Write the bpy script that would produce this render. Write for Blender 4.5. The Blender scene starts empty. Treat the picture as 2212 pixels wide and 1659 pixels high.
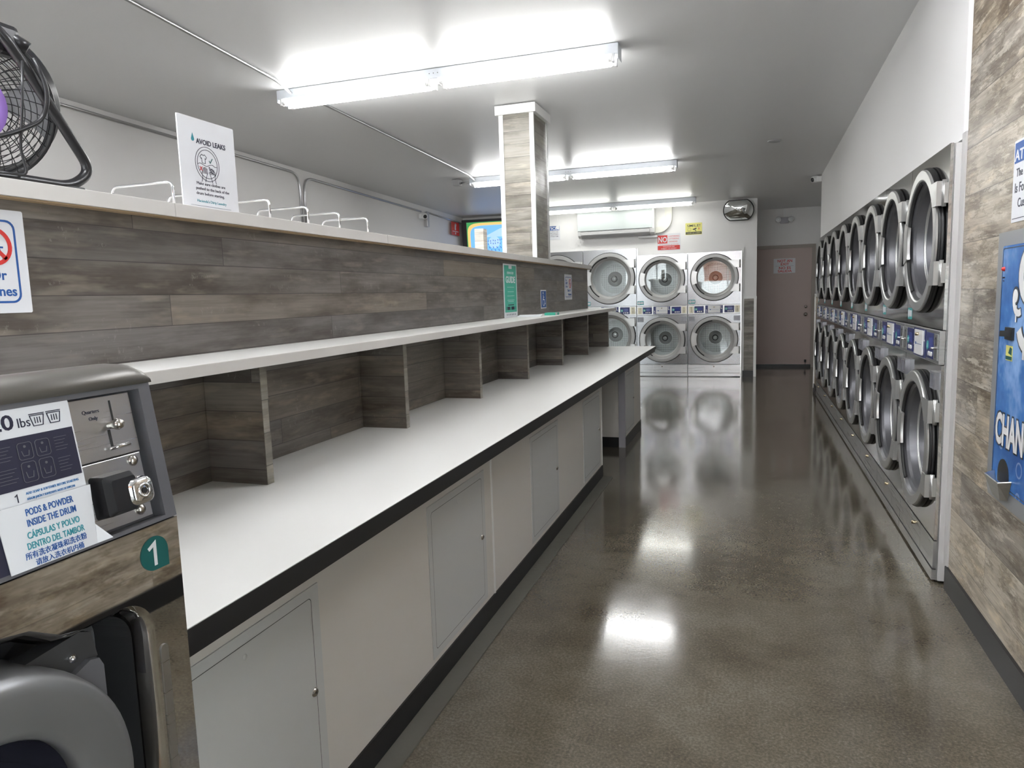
import bpy, bmesh, math, random
from mathutils import Vector, Matrix
PI = math.pi
S = bpy.context.scene
C = S.collection
rnd = random.Random(7)

# ------------------------------------------------------------------ materials
def mat(name, color=(.8, .8, .8), rough=.5, metal=0., spec=.5, emit=None, es=0., coat=0., bump=None):
    m = bpy.data.materials.new(name); m.use_nodes = True
    b = m.node_tree.nodes['Principled BSDF']
    b.inputs['Base Color'].default_value = (*color, 1)
    b.inputs['Roughness'].default_value = rough
    b.inputs['Metallic'].default_value = metal
    b.inputs['Specular IOR Level'].default_value = spec
    b.inputs['Coat Weight'].default_value = coat
    if emit:
        b.inputs['Emission Color'].default_value = (*emit, 1)
        b.inputs['Emission Strength'].default_value = es
    if bump:
        sc, st, dist = bump
        N = m.node_tree.nodes; L = m.node_tree.links
        g = N.new('ShaderNodeNewGeometry'); n = N.new('ShaderNodeTexNoise'); n.inputs['Scale'].default_value = sc
        bp = N.new('ShaderNodeBump'); bp.inputs['Strength'].default_value = st; bp.inputs['Distance'].default_value = dist
        L.new(g.outputs['Position'], n.inputs['Vector']); L.new(n.outputs['Fac'], bp.inputs['Height']); L.new(bp.outputs['Normal'], b.inputs['Normal'])
    return m

def srgb(r, g, b):
    f = lambda c: (c/255/12.92) if c/255 <= .04045 else ((c/255+.055)/1.055)**2.4
    return (f(r), f(g), f(b))

class NT:
    def __init__(s, m):
        s.t = m.node_tree; s.N = s.t.nodes; s.L = s.t.links; s.b = s.N['Principled BSDF']
    def n(s, k, **kw):
        o = s.N.new(k)
        for a, v in kw.items(): setattr(o, a, v)
        return o
    def math(s, op, a, b=None):
        o = s.n('ShaderNodeMath', operation=op)
        for i, v in enumerate((a, b)):
            if v is None: continue
            if isinstance(v, (int, float)): o.inputs[i].default_value = v
            else: s.L.new(v, o.inputs[i])
        return o.outputs[0]
    def vec(s, x, y, z):
        o = s.n('ShaderNodeCombineXYZ')
        for i, v in enumerate((x, y, z)):
            if isinstance(v, (int, float)): o.inputs[i].default_value = v
            else: s.L.new(v, o.inputs[i])
        return o.outputs[0]
    def noise(s, v, scale=1., detail=4., rough=.55):
        o = s.n('ShaderNodeTexNoise'); o.inputs['Scale'].default_value = scale; o.inputs['Detail'].default_value = detail; o.inputs['Roughness'].default_value = rough
        s.L.new(v, o.inputs['Vector']); return o.outputs['Fac']
    def ramp(s, f, stops, interp='LINEAR'):
        o = s.n('ShaderNodeValToRGB'); o.color_ramp.interpolation = interp
        e = o.color_ramp.elements
        while len(e) < len(stops): e.new(.5)
        for x, (p, c) in zip(e, stops): x.position = p; x.color = (*c, 1)
        s.L.new(f, o.inputs[0]); return o.outputs[0]
    def mix(s, f, a, b, mode='MIX'):
        o = s.n('ShaderNodeMix', data_type='RGBA', blend_type=mode)
        for i, v in ((0, f), (6, a), (7, b)):
            if isinstance(v, (int, float)): o.inputs[i].default_value = v
            elif isinstance(v, tuple): o.inputs[i].default_value = (*v, 1)
            else: s.L.new(v, o.inputs[i])
        return o.outputs[2]

def wood(name, tones, h, plen, rough=.42, scratch=.25, knots=0.):
    m = mat(name, rough=rough); t = NT(m)
    g = t.n('ShaderNodeNewGeometry'); sp = t.n('ShaderNodeSeparateXYZ'); t.L.new(g.outputs['Position'], sp.inputs[0])
    Lc = t.math('ADD', sp.outputs[0], sp.outputs[1]); Z = sp.outputs[2]
    zr = t.math('DIVIDE', Z, h); row = t.math('FLOOR', zr); zf = t.math('SUBTRACT', zr, row)
    wn = t.n('ShaderNodeTexWhiteNoise', noise_dimensions='1D'); t.L.new(row, wn.inputs['W'])
    lr = t.math('ADD', t.math('DIVIDE', Lc, plen), wn.outputs['Value']); col = t.math('FLOOR', lr); lf = t.math('SUBTRACT', lr, col)
    wid = t.n('ShaderNodeTexWhiteNoise', noise_dimensions='2D'); t.L.new(t.vec(row, col, 0), wid.inputs['Vector'])
    idv = wid.outputs['Value']
    base = t.ramp(idv, [(i/(len(tones)-1), c) for i, c in enumerate(tones)])
    off = t.math('MULTIPLY', idv, 37.)
    gr = t.noise(t.vec(t.math('MULTIPLY', Lc, 3.5), t.math('ADD', t.math('MULTIPLY', Z, 90.), off), off), 1, 6, .65)
    bl = t.noise(t.vec(t.math('MULTIPLY', Lc, 2.2), t.math('ADD', t.math('MULTIPLY', Z, 9.), off), off), 1, 5, .6)
    sw = t.noise(t.vec(t.math('MULTIPLY', Lc, 5.), t.math('ADD', t.math('MULTIPLY', Z, 22.), off), t.math('ADD', off, 5.)), 1, 3, .6)
    c = t.mix(t.ramp(gr, [(.3, (0, 0, 0)), (.7, (1, 1, 1))]), t.mix(1., base, (.66, .64, .62), 'MULTIPLY'), base)
    c = t.mix(t.ramp(bl, [(.36, (1, 1, 1)), (.56, (0, 0, 0))]), c, t.mix(1., c, (.50, .46, .43), 'MULTIPLY'))
    c = t.mix(t.ramp(sw, [(.55, (0, 0, 0)), (.75, (.7, .7, .7))]), c, t.mix(1., base, (1.35, 1.28, 1.16), 'MULTIPLY'))
    if knots:
        kn = t.noise(t.vec(t.math('MULTIPLY', Lc, 4.2), t.math('ADD', t.math('MULTIPLY', Z, 13.), off), t.math('ADD', off, 9.)), 1, 12, .78)
        c = t.mix(t.ramp(kn, [(.515, (0, 0, 0)), (.55, (.85, .85, .85)), (.60, (.35, .35, .35)), (.66, (.7, .7, .7))]), c, t.mix(1., c, (.52, .46, .38), 'MULTIPLY'))
        lg = t.noise(t.vec(t.math('MULTIPLY', Lc, 1.1), t.math('ADD', t.math('MULTIPLY', Z, 3.2), off), off), 1, 3, .6)
        c = t.mix(t.ramp(lg, [(.40, (.8, .8, .8)), (.55, (0, 0, 0))]), c, t.mix(1., c, (.66, .62, .57), 'MULTIPLY'))
        fl = t.noise(t.vec(t.math('MULTIPLY', Lc, 6.), t.math('ADD', t.math('MULTIPLY', Z, 160.), off), off), 1, 5, .7)
        c = t.mix(t.ramp(fl, [(.54, (0, 0, 0)), (.60, (.6, .6, .6))]), c, t.mix(1., c, (.58, .53, .47), 'MULTIPLY'))
        wt = t.noise(t.vec(t.math('MULTIPLY', Lc, 5.), t.math('ADD', t.math('MULTIPLY', Z, 26.), off), t.math('ADD', off, 2.)), 1, 10, .75)
        c = t.mix(t.ramp(wt, [(.54, (0, 0, 0)), (.60, (.5, .5, .5))]), c, (.66, .61, .52))
    # pale saw marks across the boards
    sc = t.noise(t.vec(t.math('MULTIPLY', Lc, 60.), t.math('MULTIPLY', Z, 30.), 0.), 1, 5, .75)
    sm = t.noise(t.vec(t.math('MULTIPLY', Lc, 2.6), t.math('MULTIPLY', Z, 11.), 3.), 1, 3, .5)
    f = t.math('MULTIPLY', t.math('GREATER_THAN', sc, .6), t.math('MULTIPLY', t.math('GREATER_THAN', sm, .56), scratch))
    c = t.mix(f, c, tuple(min(1, x*1.9) for x in tones[-1]))
    seam = t.math('MAXIMUM', t.math('LESS_THAN', zf, .012/h*.2), t.math('LESS_THAN', lf, .0025/plen))
    c = t.mix(t.math('MULTIPLY', seam, .75), c, (.03, .027, .025))
    t.L.new(c, t.b.inputs['Base Color'])
    bmp = t.n('ShaderNodeBump'); bmp.inputs['Strength'].default_value = .15; bmp.inputs['Distance'].default_value = .002
    t.L.new(gr, bmp.inputs['Height']); t.L.new(bmp.outputs['Normal'], t.b.inputs['Normal'])
    return m

def steel(name, color, rough, bumps=.0, sc=3., streak=0.):
    m = mat(name, color, rough, 1.); t = NT(m)
    g = t.n('ShaderNodeNewGeometry')
    if bumps:
        n = t.noise(g.outputs['Position'], sc, 2, .5)
        bmp = t.n('ShaderNodeBump'); bmp.inputs['Strength'].default_value = bumps; bmp.inputs['Distance'].default_value = .01
        t.L.new(n, bmp.inputs['Height']); t.L.new(bmp.outputs['Normal'], t.b.inputs['Normal'])
    if streak:
        sp = t.n('ShaderNodeSeparateXYZ'); t.L.new(g.outputs['Position'], sp.inputs[0])
        L = t.math('ADD', sp.outputs[0], sp.outputs[1])
        n2 = t.noise(t.vec(t.math('MULTIPLY', L, 2.), t.math('MULTIPLY', sp.outputs[2], 200.), 0.), 1, 4, .6)
        mr = t.n('ShaderNodeMapRange'); mr.inputs['To Min'].default_value = rough-streak; mr.inputs['To Max'].default_value = rough+streak
        t.L.new(n2, mr.inputs['Value']); t.L.new(mr.outputs[0], t.b.inputs['Roughness'])
    return m

def clear_glass(name, tint, extra=0., ior=1.5):
    m = bpy.data.materials.new(name); m.use_nodes = True
    N = m.node_tree.nodes; L = m.node_tree.links; N.clear()
    o = N.new('ShaderNodeOutputMaterial'); mx = N.new('ShaderNodeMixShader'); tr = N.new('ShaderNodeBsdfTransparent'); gl = N.new('ShaderNodeBsdfGlossy')
    fr = N.new('ShaderNodeFresnel'); fr.inputs['IOR'].default_value = ior
    ad = N.new('ShaderNodeMath'); ad.operation = 'ADD'; ad.inputs[1].default_value = extra; ad.use_clamp = True
    tr.inputs[0].default_value = (*tint, 1); gl.inputs['Roughness'].default_value = .02; gl.inputs[0].default_value = (1, 1, 1, 1)
    L.new(fr.outputs[0], ad.inputs[0]); L.new(ad.outputs[0], mx.inputs[0]); L.new(tr.outputs[0], mx.inputs[1]); L.new(gl.outputs[0], mx.inputs[2]); L.new(mx.outputs[0], o.inputs[0])
    return m

M = {}
M['wall'] = mat('wall_paint', (.83, .82, .81), .55, bump=(120, .15, .002))
M['ceil'] = mat('ceiling_paint', (.77, .775, .78), .38, bump=(160, .12, .002))
M['white'] = mat('white_trim_paint', (.86, .86, .84), .4)
M['trimgrey'] = mat('off_white_panel', (.52, .51, .50), .45)
M['woodL'] = wood('pale_barn_boards', [(.34, .28, .21), (.50, .435, .34), (.58, .52, .42), (.42, .39, .35), (.64, .58, .48)], .19, 1.35, .36, .0, 1.)
M['woodC'] = wood('pale_narrow_boards', [(.235, .22, .185), (.275, .26, .225), (.31, .29, .25)], .098, 1.3, .38, .05)
M['woodD'] = wood('grey_barn_boards', [(.135, .126, .120), (.205, .182, .155), (.165, .158, .155), (.24, .207, .168), (.185, .174, .165)], .087, 1.7, .36, .22)
M['palewood'] = wood('pale_white_board', [(.60, .57, .51), (.66, .63, .57)], .3, .6, .4, .0)
M['lam'] = mat('counter_laminate', (.63, .625, .60), .32)
M['capm'] = mat('cap_laminate', (.60, .58, .555), .42)
M['ply'] = mat('ply_edge', (.42, .30, .18), .6)
M['cab'] = mat('cabinet_laminate', (.70, .67, .625), .42, bump=(260, .10, .001))
M['cabdoor'] = mat('access_door_paint', (.60, .605, .595), .4, bump=(260, .10, .001))
M['black'] = mat('black_rubber_base', (.012, .012, .014), .38)
M['blackp'] = mat('black_plastic', (.015, .015, .017), .3)
M['gask'] = mat('door_gasket_rubber', (.012, .012, .013), .35)
M['line'] = mat('seam_black', (.02, .02, .02), .6)
M['steel'] = steel('polished_stainless', (.56, .56, .56), .07, .03, 2.2, .03)
M['steelr'] = steel('brushed_stainless', (.55, .55, .55), .3, .02, 6, .1)
M['ring'] = mat('cast_aluminium_ring', (.50, .50, .49), .30, .75)
M['boxsteel'] = mat('grey_coin_box_steel', (.26, .26, .28), .35, .6)
M['ringf'] = mat('lit_grey_ring', (.40, .40, .39), .38, .25)  # far-row copy for rings and funnels, front light put into the tone
M['steelf'] = steel('satin_stainless', (.34, .34, .35), .22, .06, 1.6, .05)
M['funnel'] = mat('shaded_grey_funnel', (.13, .13, .14), .36, .6)  # right-row funnels, same part as far row with shade put into the colour
M['drum'] = mat('galvanised_drum', (.66, .68, .68), .38, .55)
M['drumdark'] = mat('drum_hub_seal', (.03, .03, .032), .5)
M['chrome'] = mat('chrome', (.85, .85, .86), .08, 1.)
M['galv'] = mat('galvanised_conduit', (.55, .55, .56), .3, .9)
M['navy'] = mat('navy_control_panel', (.010, .018, .13), .3)
M['lcd'] = mat('display_screen', (.03, .045, .20), .15, emit=(.05, .10, .6), es=.02)
M['teal'] = mat('teal_sticker', (.05, .38, .38), .4)
M['tealw'] = mat('teal_dark_sticker', (.008, .10, .095), .4)
M['cream'] = mat('coin_slot_cream', (.66, .62, .48), .35, .2)
M['paper'] = mat('white_paper', (.70, .71, .74), .5)
M['ink'] = mat('dark_ink', (.02, .02, .045), .5)
M['blue'] = mat('blue_ink', (.015, .09, .33), .5)
M['bluel'] = mat('mid_blue_ink', (.02, .16, .42), .5)
M['tealink'] = mat('teal_ink', (.03, .27, .33), .5)
M['red'] = mat('red_ink', (.62, .035, .03), .45)
M['yellow'] = mat('yellow_sign', (.74, .70, .20), .45)
M['green'] = mat('green_poster', (.055, .42, .30), .4)
M['door'] = mat('brown_door_paint', (.50, .405, .375), .45)
M['dframe'] = mat('brown_frame_paint', (.36, .32, .28), .45)
M['concrete'] = mat('raw_concrete_strip', (.13, .125, .105), .5, bump=(40, .3, .004))
M['acw'] = mat('air_conditioner_white', (.46, .50, .495), .35)
M['acg'] = mat('vent_grey', (.42, .42, .43), .4)
M['duct'] = mat('cream_duct', (.78, .77, .70), .45)
M['fixg'] = mat('lavender_grey_trim', (.42, .41, .45), .4)
M['plas'] = mat('white_plastic', (.8, .8, .8), .3)
M['fix'] = mat('fixture_enamel', (.66, .69, .74), .35)
M['tube'] = mat('fluorescent_tube', (.9, .9, .9), .4, emit=(1.0, 1.0, .98), es=13.)
M['tube2'] = mat('fluorescent_tube_middle', (.9, .9, .9), .4, emit=(1.0, 1.0, .98), es=10.)
M['tube3'] = mat('fluorescent_tube_far', (.9, .9, .9), .4, emit=(1.0, 1.0, .93), es=4.)
M['tube0'] = mat('fluorescent_tube_front', (.9, .9, .9), .4, emit=(.97, .98, 1.0), es=18.)
M['panelgrey'] = mat('washer_console_grey', (.15, .15, .165), .42, .3)
M['conslid'] = mat('washer_top_taupe', (.13, .122, .11), .33, .35)
M['steelw'] = steel('washer_stainless', (.64, .625, .60), .025, .03, 3., .012)
M['bowl'] = mat('dark_bowl', (.018, .018, .026), .12)
M['recess'] = mat('recess_dark_grey', (.045, .045, .048), .4)
M['ringw'] = mat('washer_door_grey', (.20, .20, .205), .36, .5)
M['plinth'] = mat('concrete_plinth', (.25, .24, .22), .7)
M['mirror'] = mat('convex_mirror_glass', (.85, .87, .87), .02, 1.)
M['glassd'] = clear_glass('door_glass', (.90, .93, .93), .02, 1.8)
M['glassb'] = clear_glass('dark_bowl_glass', (.06, .06, .085), .03)
M['screenO'] = mat('screen_orange', (.5, .3, .1), .3, emit=(.9, .50, .16), es=.30)
M['screenB'] = mat('screen_blue', (.1, .3, .6), .3, emit=(.16, .42, .95), es=.30)
M['screenL'] = mat('screen_pale', (.3, .5, .8), .3, emit=(.38, .55, 1.0), es=.27)
M['screenG'] = mat('screen_green', (.05, .3, .1), .3, emit=(.05, .30, .09), es=.25)
M['screenD'] = mat('screen_figures', (.02, .06, .3), .3, emit=(.03, .11, .45), es=.25)
M['cblue'] = mat('machine_blue', (.025, .12, .42), .28)
M['mgrey'] = mat('machine_frame_grey', (.30, .31, .32), .38, .3)
M['brass'] = mat('brass_lock', (.5, .42, .28), .25, 1.)
M['nickel'] = mat('nickel_lock', (.55, .52, .48), .25, 1.)
M['outline'] = mat('dark_outline', (.03, .04, .06), .4)
M['fanw'] = mat('fan_wire_black', (.02, .02, .022), .35, .3)
M['fanb'] = mat('fan_blade_grey', (.35, .36, .38), .35, .7)
M['fanbadge'] = mat('fan_badge_red', (.6, .06, .07), .35)
M['fanbadge2'] = mat('fan_badge_violet', (.28, .16, .5), .35)
M['orange'] = mat('orange_awning_cloth', (.9, .25, .06), .6)
M['ground'] = mat('pavement', (.35, .34, .33), .8)

# polished floor
m = M['floor'] = mat('polished_concrete', rough=.14); t = NT(m)
g = t.n('ShaderNodeNewGeometry'); P = g.outputs['Position']
a = t.noise(P, 1.6, 6, .6); b_ = t.noise(P, 9., 6, .7); c_ = t.noise(P, 110., 3, .7); d_ = t.noise(P, .55, 3, .5)
col = t.ramp(a, [(.3, (.088, .072, .050)), (.5, (.150, .131, .098)), (.72, (.205, .186, .148))])
col = t.mix(t.ramp(b_, [(.35, (.55, .55, .55)), (.65, (0, 0, 0))]), col, t.mix(1., col, (.72, .68, .63), 'MULTIPLY'))
col = t.mix(t.ramp(c_, [(.42, (1, 1, 1)), (.56, (0, 0, 0))]), col, t.mix(1., col, (.68, .68, .68), 'MULTIPLY'))
col = t.mix(t.ramp(c_, [(.60, (0, 0, 0)), (.72, (.6, .6, .6))]), col, (.24, .225, .19))
t.L.new(col, t.b.inputs['Base Color'])
rr = t.n('ShaderNodeMapRange'); rr.inputs['To Min'].default_value = .07; rr.inputs['To Max'].default_value = .17
t.b.inputs['Coat Weight'].default_value = .35; t.b.inputs['Coat Roughness'].default_value = .09
t.L.new(b_, rr.inputs['Value']); t.L.new(rr.outputs[0], t.b.inputs['Roughness'])
bmp = t.n('ShaderNodeBump'); bmp.inputs['Strength'].default_value = .08; bmp.inputs['Distance'].default_value = .003
e_ = t.noise(P, 70., 4, .6)
t.L.new(e_, bmp.inputs['Height']); t.L.new(bmp.outputs['Normal'], t.b.inputs['Normal'])

# perforated back of the drums
m = M['perf'] = mat('perforated_drum_back', (.60, .61, .61), .36, .6); t = NT(m)
tc = t.n('ShaderNodeTexCoord'); sp = t.n('ShaderNodeSeparateXYZ'); t.L.new(tc.outputs['Object'], sp.inputs[0])
r = t.math('SQRT', t.math('ADD', t.math('MULTIPLY', sp.outputs[0], sp.outputs[0]), t.math('MULTIPLY', sp.outputs[2], sp.outputs[2])))
sx = t.math('SUBTRACT', t.math('FRACT', t.math('MULTIPLY', sp.outputs[0], 62.)), .5)
zz = t.math('MULTIPLY', sp.outputs[2], 62.)
sz = t.math('SUBTRACT', t.math('FRACT', zz), .5)
dd = t.math('ADD', t.math('MULTIPLY', sx, sx), t.math('MULTIPLY', sz, sz))
hole = t.math('MULTIPLY', t.math('LESS_THAN', dd, .11), t.math('MULTIPLY', t.math('GREATER_THAN', r, .115), t.math('LESS_THAN', r, .245)))
t.L.new(t.mix(hole, (.58, .60, .60), (.04, .04, .04)), t.b.inputs['Base Color'])

# change machine front: blue with soap bubbles printed on it
m = M['bubbles'] = mat('blue_bubble_print', (.02, .1, .4), .26); t = NT(m)
g = t.n('ShaderNodeNewGeometry'); P = g.outputs['Position']
n1 = t.noise(P, 4., 4, .6)
base = t.ramp(n1, [(.33, (.014, .085, .32)), (.52, (.05, .19, .52)), (.66, (.26, .45, .80))])
vo = t.n('ShaderNodeTexVoronoi', feature='F1'); vo.inputs['Scale'].default_value = 11.; t.L.new(P, vo.inputs['Vector'])
rg = t.ramp(vo.outputs['Distance'], [(.22, (0, 0, 0)), (.29, (.45, .45, .45)), (.32, (0, 0, 0))])
gate = t.math('GREATER_THAN', t.noise(P, 3., 2, .5), .52)
fm = t.n('ShaderNodeMath', operation='MULTIPLY'); t.L.new(rg, fm.inputs[0]); t.L.new(gate, fm.inputs[1])
t.L.new(t.mix(fm.outputs[0], base, (.45, .62, .92)), t.b.inputs['Base Color'])

# ------------------------------------------------------------------ mesh builder
class MB:
    def __init__(s): s.v = []; s.f = []; s.sm = []
    def add(s, vs, fs, smooth=False):
        o = len(s.v); s.v += [tuple(v) for v in vs]
        for f in fs: s.f.append(tuple(i+o for i in f)); s.sm.append(smooth)
        return s
    def box(s, x0, x1, y0, y1, z0, z1, bev=0.):
        x0, x1 = sorted((x0, x1)); y0, y1 = sorted((y0, y1)); z0, z1 = sorted((z0, z1))
        if bev:
            bm = bmesh.new(); bmesh.ops.create_cube(bm, size=1)
            for v in bm.verts:
                v.co = Vector(((x0+x1)/2+v.co.x*(x1-x0), (y0+y1)/2+v.co.y*(y1-y0), (z0+z1)/2+v.co.z*(z1-z0)))
            bmesh.ops.bevel(bm, geom=bm.edges[:], offset=bev, segments=2, affect='EDGES', profile=.5)
            return s.bm(bm)
        v = [(x, y, z) for z in (z0, z1) for y in (y0, y1) for x in (x0, x1)]
        return s.add(v, [(0, 2, 3, 1), (4, 5, 7, 6), (0, 1, 5, 4), (2, 6, 7, 3), (0, 4, 6, 2), (1, 3, 7, 5)])
    def bm(s, bm, smooth=False, mx=None):
        bm.verts.index_update()
        s.add([(mx @ v.co) if mx else v.co for v in bm.verts], [[v.index for v in f.verts] for f in bm.faces], smooth); bm.free(); return s
    def lathe(s, prof, c=(0, 0, 0), ax='y', n=48, a0=0., a1=2*PI, closed=False, smooth=True):
        """prof: list of (radius, along axis)."""
        full = abs(a1-a0-2*PI) < 1e-6; k = n if full else n+1
        vs = []
        for i in range(k):
            a = a0+(a1-a0)*i/n; ca, sa = math.cos(a), math.sin(a)
            for r, h in prof:
                p = {'y': (r*ca, h, r*sa), 'z': (r*ca, r*sa, h), 'x': (h, r*ca, r*sa)}[ax]
                vs.append((c[0]+p[0], c[1]+p[1], c[2]+p[2]))
        m_ = len(prof); fs = []
        for i in range(n):
            j = (i+1) % k
            for q in range(m_ if closed else m_-1):
                w = (q+1) % m_
                fs.append((i*m_+q, i*m_+w, j*m_+w, j*m_+q))
        if closed and not full:
            fs.append(tuple(range(m_))); fs.append(tuple((k-1)*m_+q for q in reversed(range(m_))))
        return s.add(vs, fs, smooth)
    def lathes(s, prof, **kw):
        for a_, b_2 in zip(prof, prof[1:]): s.lathe([a_, b_2], **kw)
        return s
    def tube(s, pts, r, n=10, smooth=True, closed=False):
        pts = [Vector(p) for p in pts]; N_ = len(pts); fr = None; vs = []
        for i, p in enumerate(pts):
            if closed: d = pts[(i+1) % N_]-pts[i-1]
            else: d = (pts[min(i+1, N_-1)]-pts[max(i-1, 0)])
            d.normalize()
            if fr is None:
                up = Vector((0, 0, 1)) if abs(d.z) < .9 else Vector((1, 0, 0)); fr = d.cross(up).normalized()
            else:
                fr = (fr-d*fr.dot(d)).normalized()
            w = d.cross(fr)
            for k in range(n):
                a = 2*PI*k/n; vs.append(p+fr*math.cos(a)*r+w*math.sin(a)*r)
        fs = []
        for i in range(N_ if closed else N_-1):
            j = (i+1) % N_
            for k in range(n):
                l = (k+1) % n; fs.append((i*n+k, i*n+l, j*n+l, j*n+k))
        if not closed: fs += [tuple(reversed(range(n))), tuple((N_-1)*n+k for k in range(n))]
        return s.add(vs, fs, smooth)
    def prism(s, poly, h0, h1, ax='y', smooth=False):
        n = len(poly)
        f = {'y': lambda a, b, h: (a, h, b), 'x': lambda a, b, h: (h, a, b), 'z': lambda a, b, h: (a, b, h)}[ax]
        vs = [f(a, b, h0) for a, b in poly]+[f(a, b, h1) for a, b in poly]
        fs = [tuple(range(n)), tuple(reversed(range(n, 2*n)))]+[(i, (i+1) % n, n+(i+1) % n, n+i) for i in range(n)]
        return s.add(vs, fs, smooth)
    def mesh(s, name):
        me = bpy.data.meshes.new(name); me.from_pydata(s.v, [], s.f); me.update()
        bm = bmesh.new(); bm.from_mesh(me); bmesh.ops.recalc_face_normals(bm, faces=bm.faces); bm.to_mesh(me); bm.free()
        for p, sm in zip(me.polygons, s.sm): p.use_smooth = sm
        return me

def arc(cx, cz, r, a0, a1, n=12):
    return [(cx+r*math.cos(math.radians(a0+(a1-a0)*i/n)), cz+r*math.sin(math.radians(a0+(a1-a0)*i/n))) for i in range(n+1)]
def rrect(x0, x1, z0, z1, r, n=5):
    return arc(x1-r, z0+r, r, -90, 0, n)+arc(x1-r, z1-r, r, 0, 90, n)+arc(x0+r, z1-r, r, 90, 180, n)+arc(x0+r, z0+r, r, 180, 270, n)
def fillet(pts, r, n=6):
    """round the corners of a 3D polyline"""
    pts = [Vector(p) for p in pts]; out = [pts[0]]
    for i in range(1, len(pts)-1):
        a, b, c = pts[i-1], pts[i], pts[i+1]
        d1 = (a-b); d2 = (c-b); rr_ = min(r, d1.length*.49, d2.length*.49)
        p, q = b+d1.normalized()*rr_, b+d2.normalized()*rr_
        for k in range(n+1):
            u = k/n; out.append(p*(1-u)**2+b*2*u*(1-u)+q*u*u)
    return out+[pts[-1]]

def obj(name, mb, m, parent=None, loc=None, origin=None):
    """origin: point (world) that becomes the object's origin"""
    if isinstance(mb, MB):
        if origin is not None: mb.v = [(x-origin[0], y-origin[1], z-origin[2]) for x, y, z in mb.v]
        me = mb.mesh(name)
    else: me = mb
    if isinstance(m, str): m = M[m]
    if m and not me.materials: me.materials.append(m)
    o = bpy.data.objects.new(name, me); C.objects.link(o)
    if parent: o.parent = parent
    if origin is not None: o.location = origin
    if loc is not None: o.location = loc
    return o
def tag(o, label, cat, group=None, kind=None):
    if label: o['label'] = label
    if cat: o['category'] = cat
    if group: o['group'] = group
    if kind: o['kind'] = kind
    return o
def thing(name, label, cat, loc=(0, 0, 0), rotz=0., group=None):
    o = bpy.data.objects.new(name, None); o.empty_display_size = .1; C.objects.link(o)
    o.location = loc; o.rotation_euler = (0, 0, rotz); return tag(o, label, cat, group)
def struct(name, mb, m, parent=None, origin=None, label=None):
    o = obj(name, mb, m, parent, origin=origin)
    if not parent: o['kind'] = 'structure'
    if label: o['label'] = label
    return o

# 2D outlines with holes, and lettering, through filled curves
def curve_mesh(outlines, thick, y):
    cu = bpy.data.curves.new('outline', 'CURVE'); cu.dimensions = '2D'; cu.fill_mode = 'BOTH'; cu.extrude = thick/2
    for pl in outlines:
        sp_ = cu.splines.new('POLY'); sp_.points.add(len(pl)-1)
        for p, (a_, b2) in zip(sp_.points, pl): p.co = (a_, b2, 0, 1)
        sp_.use_cyclic_u = True
    o = bpy.data.objects.new('outline', cu); C.objects.link(o); bpy.context.view_layer.update()
    me = bpy.data.meshes.new_from_object(o.evaluated_get(bpy.context.evaluated_depsgraph_get()))
    vs = [(v.co.x, y+thick/2-v.co.z, v.co.y) for v in me.vertices]; fs = [tuple(p.vertices) for p in me.polygons]
    bpy.data.objects.remove(o); bpy.data.curves.remove(cu); bpy.data.meshes.remove(me)
    return vs, fs
def plate(mb, outlines, y, thick):
    """plate in the local XZ plane, front at y, back at y+thick"""
    vs, fs = curve_mesh(outlines, thick, y); mb.add(vs, fs); return mb
def text(mb, body, x, z, size, y, align='LEFT', bold=0., width=None, rot=0., thick=.0006, sx=1.):
    cu = bpy.data.curves.new('text', 'FONT'); cu.body = body; cu.size = size; cu.align_x = align; cu.offset = bold*size; cu.extrude = thick/2; cu.resolution_u = 3
    o = bpy.data.objects.new('text', cu); C.objects.link(o); bpy.context.view_layer.update()
    me = bpy.data.meshes.new_from_object(o.evaluated_get(bpy.context.evaluated_depsgraph_get()))
    k = sx
    if width and len(me.vertices):
        xs = [v.co.x for v in me.vertices]; w = max(xs)-min(xs); k = width/w if w else 1
    cr, sr = math.cos(rot), math.sin(rot); vs = []
    for v in me.vertices:
        a_, b2 = v.co.x*k, v.co.y
        vs.append((x+a_*cr-b2*sr, y+thick/2-v.co.z, z+a_*sr+b2*cr))
    mb.add(vs, [tuple(p.vertices) for p in me.polygons])
    bpy.data.objects.remove(o); bpy.data.curves.remove(cu); bpy.data.meshes.remove(me)
    return mb
def stroke(mb, pts, w, y, closed=False, thick=.0006):
    """a drawn line of width w in the local XZ plane, one mitred ribbon"""
    P_ = [Vector(p) for p in pts]; Q = [P_[0]]
    for p in P_[1:]:
        if (p-Q[-1]).length > 1e-6: Q.append(p)
    n = len(Q); Lf, Rt = [], []
    for i in range(n):
        a_ = Q[i-1] if (i or closed) else None; c_ = Q[(i+1) % n] if (i < n-1 or closed) else None
        d1 = (Q[i]-a_).normalized() if a_ is not None else (c_-Q[i]).normalized()
        d2 = (c_-Q[i]).normalized() if c_ is not None else d1
        t_ = d1+d2; t_ = t_.normalized() if t_.length > 1e-3 else d1
        k_ = 1/max(.5, t_.dot(d1)); q = Vector((-t_.y, t_.x))*w/2*k_
        Lf.append(Q[i]+q); Rt.append(Q[i]-q)
    vs = [(p.x, y, p.y) for p in Lf]+[(p.x, y, p.y) for p in Rt]+[(p.x, y+thick, p.y) for p in Lf]+[(p.x, y+thick, p.y) for p in Rt]
    fs = []
    for i in range(n if closed else n-1):
        j = (i+1) % n
        fs += [(i, j, n+j, n+i), (2*n+i, 3*n+i, 3*n+j, 2*n+j), (i, 2*n+i, 2*n+j, j), (n+i, n+j, 3*n+j, 3*n+i)]
    if not closed: fs += [(0, n, 3*n, 2*n), (n-1, 3*n-1, 4*n-1, 2*n-1)]
    return mb.add(vs, fs)
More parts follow.
